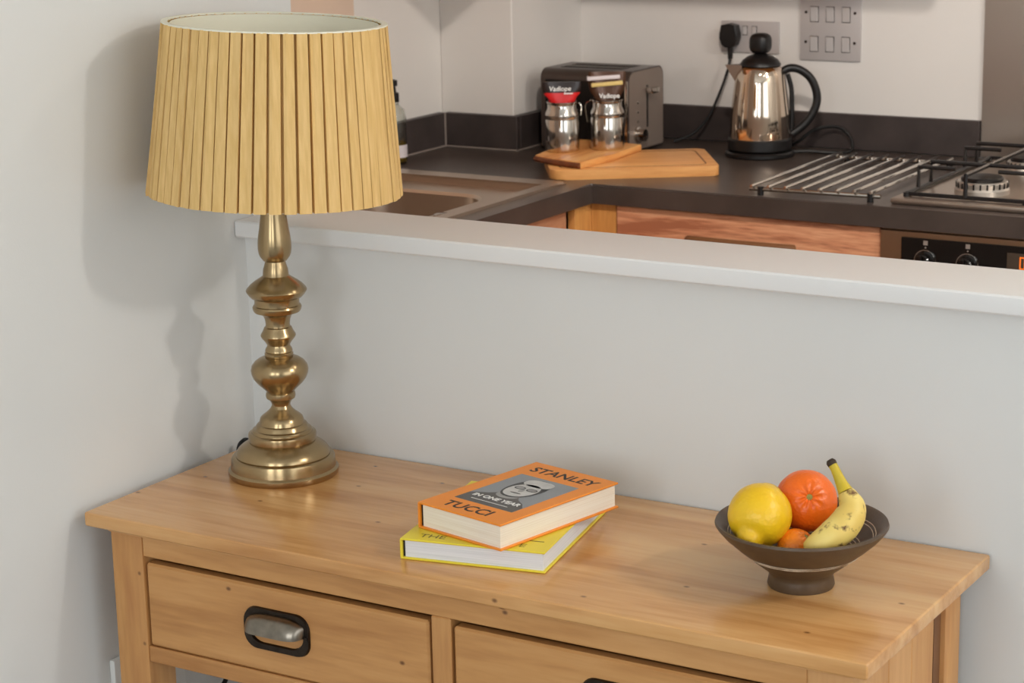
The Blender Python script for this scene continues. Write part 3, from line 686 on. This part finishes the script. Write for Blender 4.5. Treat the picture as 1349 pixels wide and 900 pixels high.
def packet(c, hw0, hw1, z0, z1, thick, mats, split, label, zrot):
    """pouch narrowing into the jar mouth: rows of a lens shaped section"""
    r = thing('coffee_packet', label, 'packet', (c[0], c[1], zj + z0), zrot)
    def pouch(za, zb, name, mat, grow=0.0):
        b = B(); rows = []; n = 20
        for k in range(9):
            t = k / 8; z = za + (zb - za) * t
            tt = (z - z0) / (z1 - z0)
            hw = hw0 + (hw1 - hw0) * min(1, max(0, (z - 0.096) / 0.026)); th = thick * (1 - 0.8 * tt ** 1.5) + grow
            rows.append([b.bm.verts.new(((hw + grow) * math.copysign(abs(math.cos(2 * math.pi * q / n)) ** 0.7, math.cos(2 * math.pi * q / n)) + 0.0008 * math.sin(9 * t + q), th * math.sin(2 * math.pi * q / n), z - z0)) for q in range(n)])
        for a_, b_ in zip(rows, rows[1:]):
            for q in range(n): b.bm.faces.new((a_[q], a_[(q + 1) % n], b_[(q + 1) % n], b_[q]))
        b.bm.faces.new(list(reversed(rows[0]))); b.bm.faces.new(rows[-1])
        return b.build(name, mat, r, local=True, ang=50)
    for za, zb, nm, mt, g in split: pouch(za, zb, nm, mt, g)
    return r
rz = math.atan2(0.518, 0.855)
r = packet(j1, 0.022, 0.0385, 0.055, 0.140, 0.013, None, [(0.055, 0.140, 'pouch', 'black_pack', 0.0), (0.098, 0.1185, 'red_band', 'red_pack', 0.0006)], 'black coffee packet with red band standing in left jar', rz)
mx = Matrix.Translation((-0.004, -0.0115, 0.072)) @ Matrix.Rotation(math.radians(84), 4, 'X')
text('Vadiope', 0.0135, 'packet_lettering', 'white_ink', r, mx, shear=0.15, bold=0.0002)
mx = Matrix.Translation((0.013, -0.0125, 0.0625)) @ Matrix.Rotation(math.radians(84), 4, 'X')
B().box(-0.009, 0.009, -0.0012, 0.0012, 0, 0.0002, mat=mx).build('packet_small_print', 'white_ink', r, local=True)
r = packet(j2, 0.022, 0.037, 0.055, 0.157, 0.013, None, [(0.055, 0.157, 'pouch', 'brown_pack', 0.0)], 'brown coffee packet with white and tan clips in right jar', rz)
mx = Matrix.Translation((0.004, -0.0135, 0.054)) @ Matrix.Rotation(math.radians(86), 4, 'X')
text('Vadiope', 0.0125, 'packet_lettering', 'white_ink', r, mx, bold=0.0003)
B().box(-0.036, 0.031, -0.0105, 0.0105, 0.0865, 0.0945, 0.0025, 2, mat=Matrix.Rotation(math.radians(-3), 4, 'Y')).build('white_clip', 'clip_white', r, local=True)
B().box(-0.027, 0.037, -0.0125, 0.0125, 0.0735, 0.0815, 0.0025, 2, mat=Matrix.Rotation(math.radians(-4), 4, 'Y')).build('tan_clip', 'clip_tan', r, local=True)

# ------------------------------------------------------------------ oil bottle behind the lamp shade
bx, by = -0.604, 1.236
r = thing('oil_bottle', 'clear glass bottle of yellow oil with black stopper', 'bottle', (bx, by, ZC))
B().lathe([(0.0, 0.0005), (0.024, 0.0005), (0.026, 0.003), (0.026, 0.095), (0.022, 0.112), (0.012, 0.122), (0.0105, 0.13), (0.0105, 0.140), (0.009, 0.140), (0.009, 0.13), (0.010, 0.121), (0.0205, 0.110), (0.0242, 0.095), (0.0242, 0.004), (0, 0.004)], 32, c=(bx, by, ZC), cap0=False, cap1=False).build('glass_body', 'glass', r)
B().lathe([(0.0, 0.0042), (0.0239, 0.0042), (0.0239, 0.044), (0.0, 0.044)], 32, c=(bx, by, ZC), cap0=False, cap1=False).build('oil', 'oil', r)
B().lathe([(0.0125, 0.128), (0.0125, 0.146), (0.007, 0.148), (0.006, 0.160), (0.010, 0.161), (0.010, 0.172), (0.004, 0.174)], 24, c=(bx, by, ZC)).build('stopper', 'black', r)
lb = B(); bmx = lb.bm; rows = []
for z in (0.014, 0.040):
    rows.append([bmx.verts.new((bx + 0.0263 * math.cos(math.radians(a)), by + 0.0263 * math.sin(math.radians(a)), ZC + z)) for a in range(-60, 31, 10)])
for k in range(len(rows[0]) - 1): bmx.faces.new((rows[0][k], rows[0][k + 1], rows[1][k + 1], rows[1][k]))
lb.build('paper_label', 'clip_white', r)

# ------------------------------------------------------------------ console table
r = thing('console_table', 'waxed pine console table with two drawers and cup pulls', 'table', (0.55, -0.196, -H))
tt = B().box(0.0, 1.1, -0.392, 0.0, -0.0195, 0.0, 0.004, 3)
for v in tt.bm.verts:   # worn front edge
    if v.co.y < -0.37: v.co.y += 0.0015 * mnoise.noise(Vector((v.co.x * 23, 0, 1)))
tt.build('top', 'pine_top', r)
FY = -0.370
LX0, LX1, RX0, RX1 = 0.025, 0.078, 1.022, 1.075
for x0, x1 in ((LX0, LX1), (RX0, RX1)):
    B().box(x0, x1, FY, FY + 0.052, -H, -0.0198, 0.002, 2).build('leg', 'pine_z', r)
    B().box(x0, x1, -0.082, -0.030, -H, -0.0198, 0.002, 2).build('leg', 'pine_z', r)
B().box(LX1 + 0.0003, RX0 - 0.0003, FY + 0.0005, FY + 0.03, -0.056, -0.0198, 0.0015, 1).build('top_rail', 'pine_x', r)
B().box(LX0 + 0.001, RX1 - 0.001, FY - 0.006, FY - 0.0002, -0.0275, -0.0198, 0.002, 2).build('moulding', 'pine_x', r)
B().box(LX1 + 0.0003, RX0 - 0.0003, FY + 0.0005, FY + 0.03, -0.204, -0.1815, 0.0015, 1).build('bottom_rail', 'pine_x', r)
B().box(0.531, 0.559, FY + 0.0005, FY + 0.03, -0.1814, -0.0562, 0.0015, 1).build('centre_stile', 'pine_z', r)
B().box(LX1, RX0, -0.06, -0.042, -0.204, -0.0198).build('back_rail', 'pine_x', r)
B().box(LX1, RX0, FY + 0.032, -0.062, -0.2, -0.19).build('dust_panel', 'pine_x', r)
# side planks (tongue and groove, vertical)
for xa, xb in ((LX0 + 0.004, LX0 + 0.016), (RX1 - 0.016, RX1 - 0.004)):
    y = FY + 0.0535
    for wd in (0.062, 0.072, 0.072):
        if y + wd > -0.105: wd = -0.105 - y
        B().box(xa, xb, y + 0.0005, y + wd - 0.0005, -0.21, -0.0199, 0.0015, 1).build('side_plank', 'pine_z', r)
        y += wd
    B().box(xa + 0.002 if xa < 0.5 else xa - 0.014, xb + 0.014 if xa < 0.5 else xb - 0.002, -0.1045, -0.0825, -0.21, -0.0199).build('recess_strip', 'pine_dark', r)  # dark colour puts the shade of the gap into this strip

def cup_pull(parent, cx, cz):
    yf = FY + 0.0010
    b = B(); bm_ = b.bm
    hw, hh, c = 0.052, 0.0285, 0.02
    def octo(s, y, dz=0):
        w_, h_ = hw - s, hh - s
        P = []
        for px, pz, a0 in ((w_ - c, h_ - c, 0), (-w_ + c, h_ - c, 90), (-w_ + c, -h_ + c, 180), (w_ - c, -h_ + c, 270)):
            for k in range(7):
                a = math.radians(a0 + 15 * k); P.append((cx + px + c * math.cos(a), y, cz + pz + c * math.sin(a)))
        return [bm_.verts.new(p) for p in P]
    R0, R1, R2, R3 = octo(0, yf), octo(0.001, yf - 0.0035), octo(0.0085, yf - 0.0035), octo(0.0095, yf)
    for a, b2 in ((R0, R1), (R1, R2), (R2, R3), (R3, R0)):
        for k in range(len(a)): bm_.faces.new((a[k], a[(k + 1) % len(a)], b2[(k + 1) % len(b2)], b2[k]))
    pl = b.build('cup_pull_plate', 'pewter_dark', parent)
    b = B(); bm_ = b.bm; rows = []
    nu, nv = 28, 10
    for layer in (0.0, 0.0014):
        rr = []
        for j in range(nv + 1):
            v = j / nv * math.radians(88)
            row = []
            for i in range(nu + 1):
                t = -1 + 2 * i / nu
                endf = (1 - abs(t) ** 5.0) ** 0.5 if abs(t) < 1 else 0
                dep = (0.021 - layer) * math.sin(v) * endf
                ztop = 0.0225 - layer - 0.009 * abs(t) ** 4
                zz = -0.0015 + (ztop + 0.0015) * math.cos(v)
                row.append(bm_.verts.new((cx + t * (0.0445 - layer), yf - 0.003 - dep, cz + zz)))
            rr.append(row)
        rows.append(rr)
    for rr in rows:
        for j in range(nv):
            for i in range(nu): bm_.faces.new((rr[j][i], rr[j][i + 1], rr[j + 1][i + 1], rr[j + 1][i]))
    for i in range(nu): bm_.faces.new((rows[0][nv][i], rows[0][nv][i + 1], rows[1][nv][i + 1], rows[1][nv][i]))
    b.build('cup_pull_hood', 'pewter', parent, ang=60)
    for sx in (-0.047, 0.047):
        B().lathe([(0.0032, 0), (0.003, 0.0015), (0, 0.002)], 12, mat=Matrix.Translation((cx + sx, yf - 0.0034, cz - 0.001)) @ RX, cap1=False).build('screw', 'pewter_dark', parent)
for x0, x1, cx in ((0.0815, 0.5265, 0.2955), (0.5625, 1.0185, 0.79)):
    d = B(); d.box(x0, x1, FY + 0.0012, FY + 0.02, -0.1805, -0.0645, 0.003, 1)
    d.box(x0 + 0.008, x1 - 0.008, FY + 0.02, -0.075, -0.175, -0.085)
    do = d.build('drawer', 'pine_x', r)
    cup_pull(do, cx, -0.1205)

# wall socket low on the left wall, half hidden behind the table leg
r = thing('wall_socket', 'white wall socket on the left wall behind the table leg', 'socket', (WX, -0.27, -0.30))
B().box(WX + 0.0002, WX + 0.010, -0.340, -0.194, -0.32, -0.232, 0.003, 2).build('face_plate', 'crumb', r)
B().box(WX + 0.0098, WX + 0.013, -0.315, -0.300, -0.262, -0.245, 0.001, 1).build('switch_rocker', 'crumb', r)

# ------------------------------------------------------------------ table lamp
lx, ly = 0.1305, -0.1285
prof_px = [(622, 71.2), (619.5, 72.4), (614.5, 72.4), (612.5, 70.6), (611.5, 69.2), (600, 68), (597.6, 67.2), (596.6, 65.8), (596, 61.6), (595, 62.2), (592, 61.6), (588, 59), (584, 54.5), (580.5, 49), (578.5, 45.2), (577.8, 43.4), (576.5, 44.4), (570, 45), (567.5, 44.4), (566.5, 42.2), (565.8, 40.2), (564, 40), (562.2, 38.6), (561.4, 35.6), (560.2, 34.6), (557.5, 34), (555.6, 32.4), (554.8, 30), (551.5, 29.2), (547.5, 28), (545, 25.6), (542, 21.5), (538.5, 17.2), (535, 14), (531.5, 12.2), (528.5, 12.6), (525, 14.6), (522.6, 17.4), (521.8, 18.9), (518.5, 19.7), (515, 19.2), (513.6, 17.8), (512.4, 18.6), (510.5, 20.2), (506, 25), (501, 30.4), (495, 35), (489, 37.4), (484, 38), (478.5, 36.6), (473.5, 32.6), (470, 27.4), (468, 22.6), (467.2, 18.2), (466.2, 18.8), (462.5, 19), (461, 17.4), (459.6, 18.2), (456.5, 17.4), (453.5, 15.4), (451.5, 15.2), (449.5, 16.2), (446, 18.6), (442.5, 21.8), (439.5, 23.3), (437.5, 22.8), (433, 20), (428.5, 18.2), (427.4, 16.4), (424, 16), (418, 16.8), (413.5, 18.6), (410, 21.8), (408.4, 26), (407.6, 30.2), (405, 31.8), (401.5, 32.5), (399.2, 31.4), (398.4, 29.8), (392, 29.6), (389.6, 30.6), (388.6, 33.6), (385, 37), (381, 39.8), (379.2, 40.3), (377, 39.2), (372, 34.6), (367.5, 28.6), (363.8, 22.4), (361.4, 19), (360.4, 17.2), (357, 17), (351.5, 16.4), (347, 14.8), (343, 13.8), (341.6, 13.4), (340.6, 15.6), (338.5, 17.2), (335, 19.8), (331, 21.4), (325, 22.3), (317, 22.3), (308, 21.3), (297, 19.4), (283, 17.6), (262, 16.2), (250, 15), (246, 9)]
ZK = [(622, 0.0), (530.5, 0.1), (437.8, 0.2), (343.5, 0.3), (276.6, 0.37), (247.7, 0.4)]
def ypx_z(y):
    for (ya, za), (yb, zb) in zip(ZK, ZK[1:]):
        if y >= yb or (yb, zb) == ZK[-1]: return za + (zb - za) * (ya - y) / (ya - yb)
lean = (0.0195 / 0.4 * 0.45, -0.0152 / 0.4 * 0.45)
prof = [(max(0.0, hw / (948 + 92 * ypx_z(y))), ypx_z(y)) for y, hw in prof_px]
r = thing('table_lamp', 'brass table lamp with gold pleated shade in the room corner', 'lamp', (lx, ly, 0))
def lampbody(name, i0, i1):
    b = B(); b.lathe(prof[i0:i1 + 1], 72)
    for v in b.bm.verts: v.co = Vector((lx + v.co.x + lean[0] * v.co.z, ly + v.co.y + lean[1] * v.co.z, v.co.z))
    return b.build(name, 'brass', r, ang=30)
lampbody('base', 0, 33); lampbody('stem', 33, len(prof) - 1)
Cb = Vector((0.1515, -0.1450, 0.3995)); axd = (Vector((0, 0, 1)) + 0.045 * Vector((0.855, 0.518, 0))).normalized()
e1 = Vector((0.855, 0.518, 0)); e1 = (e1 - axd * e1.dot(axd)).normalized(); e2 = axd.cross(e1)
SM = Matrix((e1, e2, axd)).transposed().to_4x4(); SM.translation = Cb
r0_, r1_, hs = 0.1685, 0.1455, 0.2245
b = B(); NP = 58; rings = []
NZ = 6
for j in range(NZ + 1):
    t = j / NZ; rad = r0_ + (r1_ - r0_) * t; row = []
    for k in range(NP):
        wv = 0.17 * math.sin(k * 12.9898 + 1.3) ; jit = 0.0006 * math.sin(k * 7.31 + j * 0.7)
        a0 = 2 * math.pi * (k + wv) / NP; da = 2 * math.pi / NP
        dp = 0.0019 + 0.0007 * math.sin(k * 3.7)
        fd = 0.0011 * math.sin(k * 5.13 + 0.4)
        for fa, dr in ((0.00, dp + jit + fd), (0.30, dp * 0.92 + jit), (0.62, dp * 0.9 - fd), (0.845, dp * 0.8), (0.865, -0.0075), (0.985, -0.0075)):
            a = -(a0 + fa * da)
            row.append(b.bm.verts.new(((rad + dr) * math.cos(a), (rad + dr) * math.sin(a), hs * t)))
    rings.append(row)
n = len(rings[0])
for a_, b_ in zip(rings, rings[1:]):
    for k in range(n): b.bm.faces.new((a_[k], a_[(k + 1) % n], b_[(k + 1) % n], b_[k]))
for v in b.bm.verts: v.co = SM @ v.co
sh = b.build('shade', 'shade', r, ang=18)
b = B(); b.lathe([(r0_ - 0.0092, 0.001), (r1_ - 0.0092, hs - 0.001)], 72, mat=SM, cap0=False, cap1=False); b.build('shade_liner', 'liner', sh)
b = B(); b.lathe([(r1_ - 0.0060, hs - 0.0008), (r1_ - 0.0058, hs + 0.0012), (r1_ + 0.0020, hs + 0.0012), (r1_ + 0.0024, hs - 0.0006), (r1_ - 0.0060, hs - 0.0008)], 72, mat=SM, cap0=False, cap1=False); b.build('top_rim', 'liner', sh)
b = B(); b.tube([(SM @ Vector(((r0_ - 0.0115) * math.cos(2 * math.pi * k / 72), (r0_ - 0.0115) * math.sin(2 * math.pi * k / 72), 0.001))) for k in range(72)], 0.0024, 8, closed=True); b.build('bottom_rim', 'liner', sh)
b = B()
for k in range(3):
    a = math.radians(52 + 120 * k)
    b.tube([SM @ Vector((0.02 * math.cos(a), 0.02 * math.sin(a), 0.035)), SM @ Vector(((r1_ + 0.004) * math.cos(a), (r1_ + 0.004) * math.sin(a), 0.10)), SM @ Vector(((r1_ - 0.004) * math.cos(a), (r1_ - 0.004) * math.sin(a), hs - 0.002))], 0.0022, 6)
b.tube([SM @ Vector((0.021 * math.cos(2 * math.pi * k / 20), 0.021 * math.sin(2 * math.pi * k / 20), 0.035)) for k in range(20)], 0.0025, 6, closed=True)
b.build('shade_carrier', 'white_metal', sh)
B().lathe([(0.010, -0.008), (0.012, 0.0), (0.014, 0.03), (0.019, 0.032), (0.019, 0.038), (0.014, 0.04)], 24, mat=SM).build('bulb_holder', 'white_metal', r)
B().lathe([(0.013, 0.04), (0.014, 0.055), (0.027, 0.085), (0.03, 0.105), (0.024, 0.125), (0.0, 0.134)], 24, mat=SM, cap1=False).build('bulb', 'liner', r)
cord = [(lx - 0.058, ly + 0.045, 0.008), (0.035, -0.062, 0.009), (0.012, -0.055, 0.0115), (-0.001, -0.052, 0.008), (-0.008, -0.055, -0.006), (-0.0105, -0.062, -0.06), (-0.0105, -0.075, -0.18), (-0.009, -0.09, -0.26), (-0.004, -0.11, -0.33), (-0.003, -0.16, -0.36), (-0.004, -0.2, -0.34), (-0.008, -0.24, -0.30)]
B().tube(catmull(cord, 8), 0.0035, 8).build('flex', 'cord', r)

# ------------------------------------------------------------------ books
def book(name, label, loc, rz, wd, ht, th, cov, pg, spine_gap, hollow):
    """origin at the spine/bottom corner; x across the cover, y up the cover"""
    r = thing(name, label, 'book', loc, rz, group='hardback books on the table')
    bt = 0.0026
    B().box(0, wd, 0, ht, 0, bt, 0.0008, 1).build('back_board', cov, r, local=True)
    B().box(0, wd, 0, ht, th - bt, th, 0.0008, 1).build('front_board', cov, r, local=True)
    B().box(-0.0005, bt, 0, ht, bt * 0.5, th - bt * 0.5, 0.0008, 1).build('spine', cov, r, local=True)
    B().box(spine_gap, wd - 0.0035, 0.0035, ht - 0.0035, bt - 0.0002, th - bt + 0.0002).build('page_block', pg, r, local=True)
    B().box(bt * 0.9, spine_gap + 0.0008, 0.0042, ht - 0.0042, bt - 0.0001, th - bt + 0.0001).build('spine_hollow_shade', 'black', r, local=True)  # solid black block in place of the shade inside the spine
    return r
ya = math.atan2(0.0363, 0.1835)
yb = book('hardback_book', 'thick yellow hardback lying flat under the orange book', (0.4755, -0.349, 0.0003), ya, 0.187, 0.242, 0.0268, 'yellow_cover', 'pages_white', 0.0055, 1)
I = lambda x, y, z: Matrix.Translation((x, y, z))
text('THE', 0.0165, 'cover_title', 'ink_olive', yb, I(0.037, 0.0165, 0.0268), bold=0.0, sx=1.15)
text('E', 0.0165, 'cover_title', 'ink_olive', yb, I(0.153, 0.0165, 0.0268), sx=1.15)
B().box(0.150, 0.174, 0.0345, 0.0372, 0.0268, 0.0269).build('cover_small_print', 'ink_olive', yb, local=True)
oa = math.atan2(-0.0290, 0.1370)
ob = book('hardback_book', 'orange hardback with grey portrait photo, on top of yellow book', (0.4740, -0.306, 0.0273), oa, 0.1405, 0.217, 0.0337, 'orange_cover', 'pages_cream', 0.006, 1)
TZ = 0.0337
text('STANLEY', 0.0262, 'cover_title', 'ink', ob, I(0.0715, 0.190, TZ), bold=0.0005, sx=1.0)
text('TUCCI', 0.0262, 'cover_title', 'ink', ob, I(0.066, 0.0215, TZ), bold=0.0005, sx=1.0)
def flat(poly, z, name, mat, parent):
    b = B(); b.prism(poly, z, z + 0.0001); return b.build(name, mat, parent, local=True, smooth=False)
ph = flat(rrect(0.0215, 0.119, 0.043, 0.166, 0.001), TZ, 'cover_photo', 'photo_grey', ob)
def ell(cx, cy, a, b_, n=28, sq=1.0, rot=0):
    P = []
    for k in range(n):
        t = 2 * math.pi * k / n; x = a * math.copysign(abs(math.cos(t)) ** sq, math.cos(t)); y = b_ * math.copysign(abs(math.sin(t)) ** sq, math.sin(t))
        P.append((cx + x * math.cos(rot) - y * math.sin(rot), cy + x * math.sin(rot) + y * math.cos(rot)))
    return P
flat([(0.0218, 0.0432), (0.1187, 0.0432), (0.1187, 0.062), (0.108, 0.074), (0.094, 0.082), (0.085, 0.092), (0.052, 0.092), (0.042, 0.082), (0.030, 0.076), (0.0218, 0.070)], TZ + 0.0001, 'photo_shoulders', 'photo_dark', ph)
flat(ell(0.069, 0.089, 0.0175, 0.011), TZ + 0.0002, 'photo_neck', 'photo_mid', ph)
flat(ell(0.070, 0.122, 0.0258, 0.037, sq=0.9), TZ + 0.0003, 'photo_head_shadow', 'photo_black', ph)
flat(ell(0.070, 0.114, 0.0215, 0.025, sq=0.9), TZ + 0.0004, 'photo_face', 'photo_light', ph)
flat(ell(0.071, 0.145, 0.0225, 0.0125, sq=0.8), TZ + 0.0004, 'photo_forehead', 'photo_light', ph)
for sx in (-0.0098, 0.0098):
    flat(ell(0.071 + sx, 0.1205, 0.0082, 0.0052, sq=0.8), TZ + 0.0005, 'photo_glasses', 'photo_black', ph)
    flat(ell(0.071 + sx, 0.1205, 0.0062, 0.0036, sq=0.8), TZ + 0.0006, 'photo_eye', 'photo_mid', ph)
flat(ell(0.0705, 0.1125, 0.0035, 0.0055), TZ + 0.0005, 'photo_nose', 'photo_mid', ph)
flat(ell(0.0705, 0.1015, 0.009, 0.0018), TZ + 0.0005, 'photo_mouth', 'photo_dark', ph)
text('IN ONE YEAR', 0.0128, 'cover_subtitle', 'white_ink', ob, I(0.0705, 0.0672, TZ + 0.0004), bold=0.0003)
B().box(0.040, 0.101, 0.0535, 0.0549, TZ + 0.0003, TZ + 0.0004).build('cover_small_print', 'white_ink', ob, local=True)

# ------------------------------------------------------------------ fruit bowl and fruit
bx, by = 0.9405, -0.2023
r = thing('fruit_bowl', 'brown stoneware bowl with cream rings on the table', 'bowl', (bx, by, 0.0003))
BP = [(0.0, 0.004), (0.030, 0.003), (0.034, 0.0003), (0.038, 0.0003), (0.0392, 0.003), (0.0375, 0.012), (0.0372, 0.016), (0.0415, 0.021), (0.058, 0.034), (0.077, 0.050), (0.090, 0.062), (0.0985, 0.072), (0.1005, 0.0755), (0.0995, 0.0785), (0.0960, 0.078), (0.088, 0.069), (0.074, 0.055), (0.055, 0.039), (0.036, 0.025), (0.0, 0.019)]
B().lathe(BP, 96, c=(bx, by, 0), cap0=False, cap1=False).build('body', 'bowl', r, ang=45)
def bring(rad, z, th):
    B().tube([(bx + (rad + 0.0004 * math.sin(k * 0.9)) * math.cos(2 * math.pi * k / 72), by + (rad + 0.0004 * math.sin(k * 0.9)) * math.sin(2 * math.pi * k / 72), z + 0.0004 * math.sin(k * 0.31)) for k in range(72)], th, 5, closed=True).build('slip_ring', 'bowl_ring', r)
for z in (0.0395, 0.0425):
    q = 0.058 + (z - 0.034) / 0.016 * 0.019; bring(q + 0.00005, z, 0.00065)
for z in (0.0665, 0.0635, 0.050, 0.047, 0.044):
    q = 0.055 + (z - 0.039) / 0.016 * 0.019 if z < 0.055 else 0.074 + (z - 0.055) / 0.014 * 0.014
    bring(q - 0.00005, z, 0.0006)

CP = Vector((1.878488, -2.36786, 0.869559))
def onray(px, py, depth):   # a point of the place seen at that spot of the photograph, at a chosen depth
    d = F_ + R_ * ((px - 674.5) / 2793.18) - U_ * ((py - 450) / 2793.18)
    return CP + d * depth
dB = (Vector((bx, by, 0.08)) - CP).dot(F_)
# lemon
c = onray(1001, 679, dB - 0.014); axl = (-0.40 * R_ - 0.74 * U_ - 0.54 * F_).normalized()
Q = axl.to_track_quat('Z', 'Y').to_matrix().to_4x4(); Q.translation = c
r = thing('lemon', 'plump yellow lemon at the left of the bowl', 'lemon', tuple(c - Vector((0, 0, 0.035))))
def lem(v):
    z = v.z; rr = math.sqrt(max(0, 1 - z * z))
    zz = z * 1.02
    q = min(1, max(0, (z - 0.86) / 0.10)); zz += 0.24 * q * q * (3 - 2 * q)
    if z < -0.9: zz -= 0.06
    k = 1.0
    if z > 0.72: k = 1.0 - 0.12 * math.sin((z - 0.72) / 0.28 * math.pi)
    n = 1 + 0.012 * mnoise.noise(v * 3.0)
    return Vector((v.x * k * n, v.y * k * n, zz))
B().sphere((0, 0, 0), 0.0368, 48, 40, mat=Q, fn=lem).build('peel', 'lemon', r, ang=80)
# mandarin
def mandarin(c, rad, axis, mat, label, depress=0.10):
    Q = axis.normalized().to_track_quat('Z', 'Y').to_matrix().to_4x4(); Q.translation = c
    r = thing('mandarin', label, 'mandarin', tuple(c - Vector((0, 0, rad))), group=None)
    def fn(v):
        z = v.z; rr = math.sqrt(max(0, 1 - z * z)); a = math.atan2(v.y, v.x)
        dip = -0.14 * math.exp(-(rr / 0.14) ** 2) if z > 0 else 0
        fold = 0.055 * math.exp(-((rr - 0.26) / 0.20) ** 2) * (abs(math.cos(a * 4.5)) ** 3) if z > 0 else 0
        n = 1 + 0.01 * mnoise.noise(v * 4)
        return Vector((v.x * n, v.y * n, z * 0.90 + dip - fold))
    B().sphere((0, 0, 0), rad, 72, 56, mat=Q, fn=fn).build('peel', mat, r, ang=80)
    B().lathe([(0.0035, -0.003), (0.0038, 0.0008), (0.002, 0.0018), (0.0, 0.002)], 10, mat=Q @ Matrix.Translation((0, 0, rad * 0.775)), cap1=False).build('stem_button', 'stem_green', r)
mandarin(onray(1062, 660, dB + 0.022), 0.0366, -F_ * 0.95 + 0.22 * U_ + 0.0 * R_, 'mandarin', 'large orange mandarin at the back of the bowl, stem facing out')
mandarin(onray(1050, 722, dB - 0.022), 0.0235, -F_ * 0.5 + 0.75 * U_ + 0.55 * R_, 'clementine', 'small light-orange mandarin low between lemon and banana')
# banana
pth = [(1068, 722, -0.062, 13), (1080, 716, -0.063, 17), (1096, 706, -0.062, 20.5), (1111, 693, -0.060, 21.5), (1120, 679, -0.057, 20.5), (1122, 667, -0.054, 18), (1118, 656, -0.051, 14), (1114, 648, -0.049, 10.5), (1109, 638, -0.046, 8), (1104, 627, -0.044, 6.6), (1100, 618, -0.042, 6), (1096, 611, -0.040, 6)]
P3 = [onray(a, b_, dB + d) for a, b_, d, q in pth]
RR = [q / 1155 for *_, q in pth]
r = thing('banana', 'spotted ripe banana leaning over the right side of bowl', 'banana', tuple(P3[0] - Vector((0, 0, 0.012))))
def dense(P, rad, n=5):
    D = catmull(P, n); out = []
    for i in range(len(rad) - 1):
        for k in range(n): out.append(rad[i] + (rad[i + 1] - rad[i]) * k / n)
    out.append(rad[-1]); return D, out
def ban(P, rad, name, mat, nn=10, tip=False):
    D, Q = dense(P, rad)
    if tip:
        d0 = (D[0] - D[1]).normalized()
        D = [D[0] + d0 * 0.007, D[0] + d0 * 0.005] + D; Q = [Q[0] * 0.35, Q[0] * 0.75] + Q
    b = B(); b.tube(D, Q, 20)
    return b.build(name, mat, r, ang=70)
ban(P3[:8], RR[:8], 'skin', 'banana', tip=True)
ban(P3[7:], RR[7:], 'stem', 'banana_stem')
e = P3[-1]; dd = (P3[-1] - P3[-2]).normalized()
b = B(); b.tube([e - dd * 0.002, e + dd * 0.002, e + dd * 0.005], [0.0056, 0.006, 0.0042], 10); b.build('stem_end', 'banana_tip', r)

for o in bpy.data.objects:
    if '_o' in o: del o['_o']
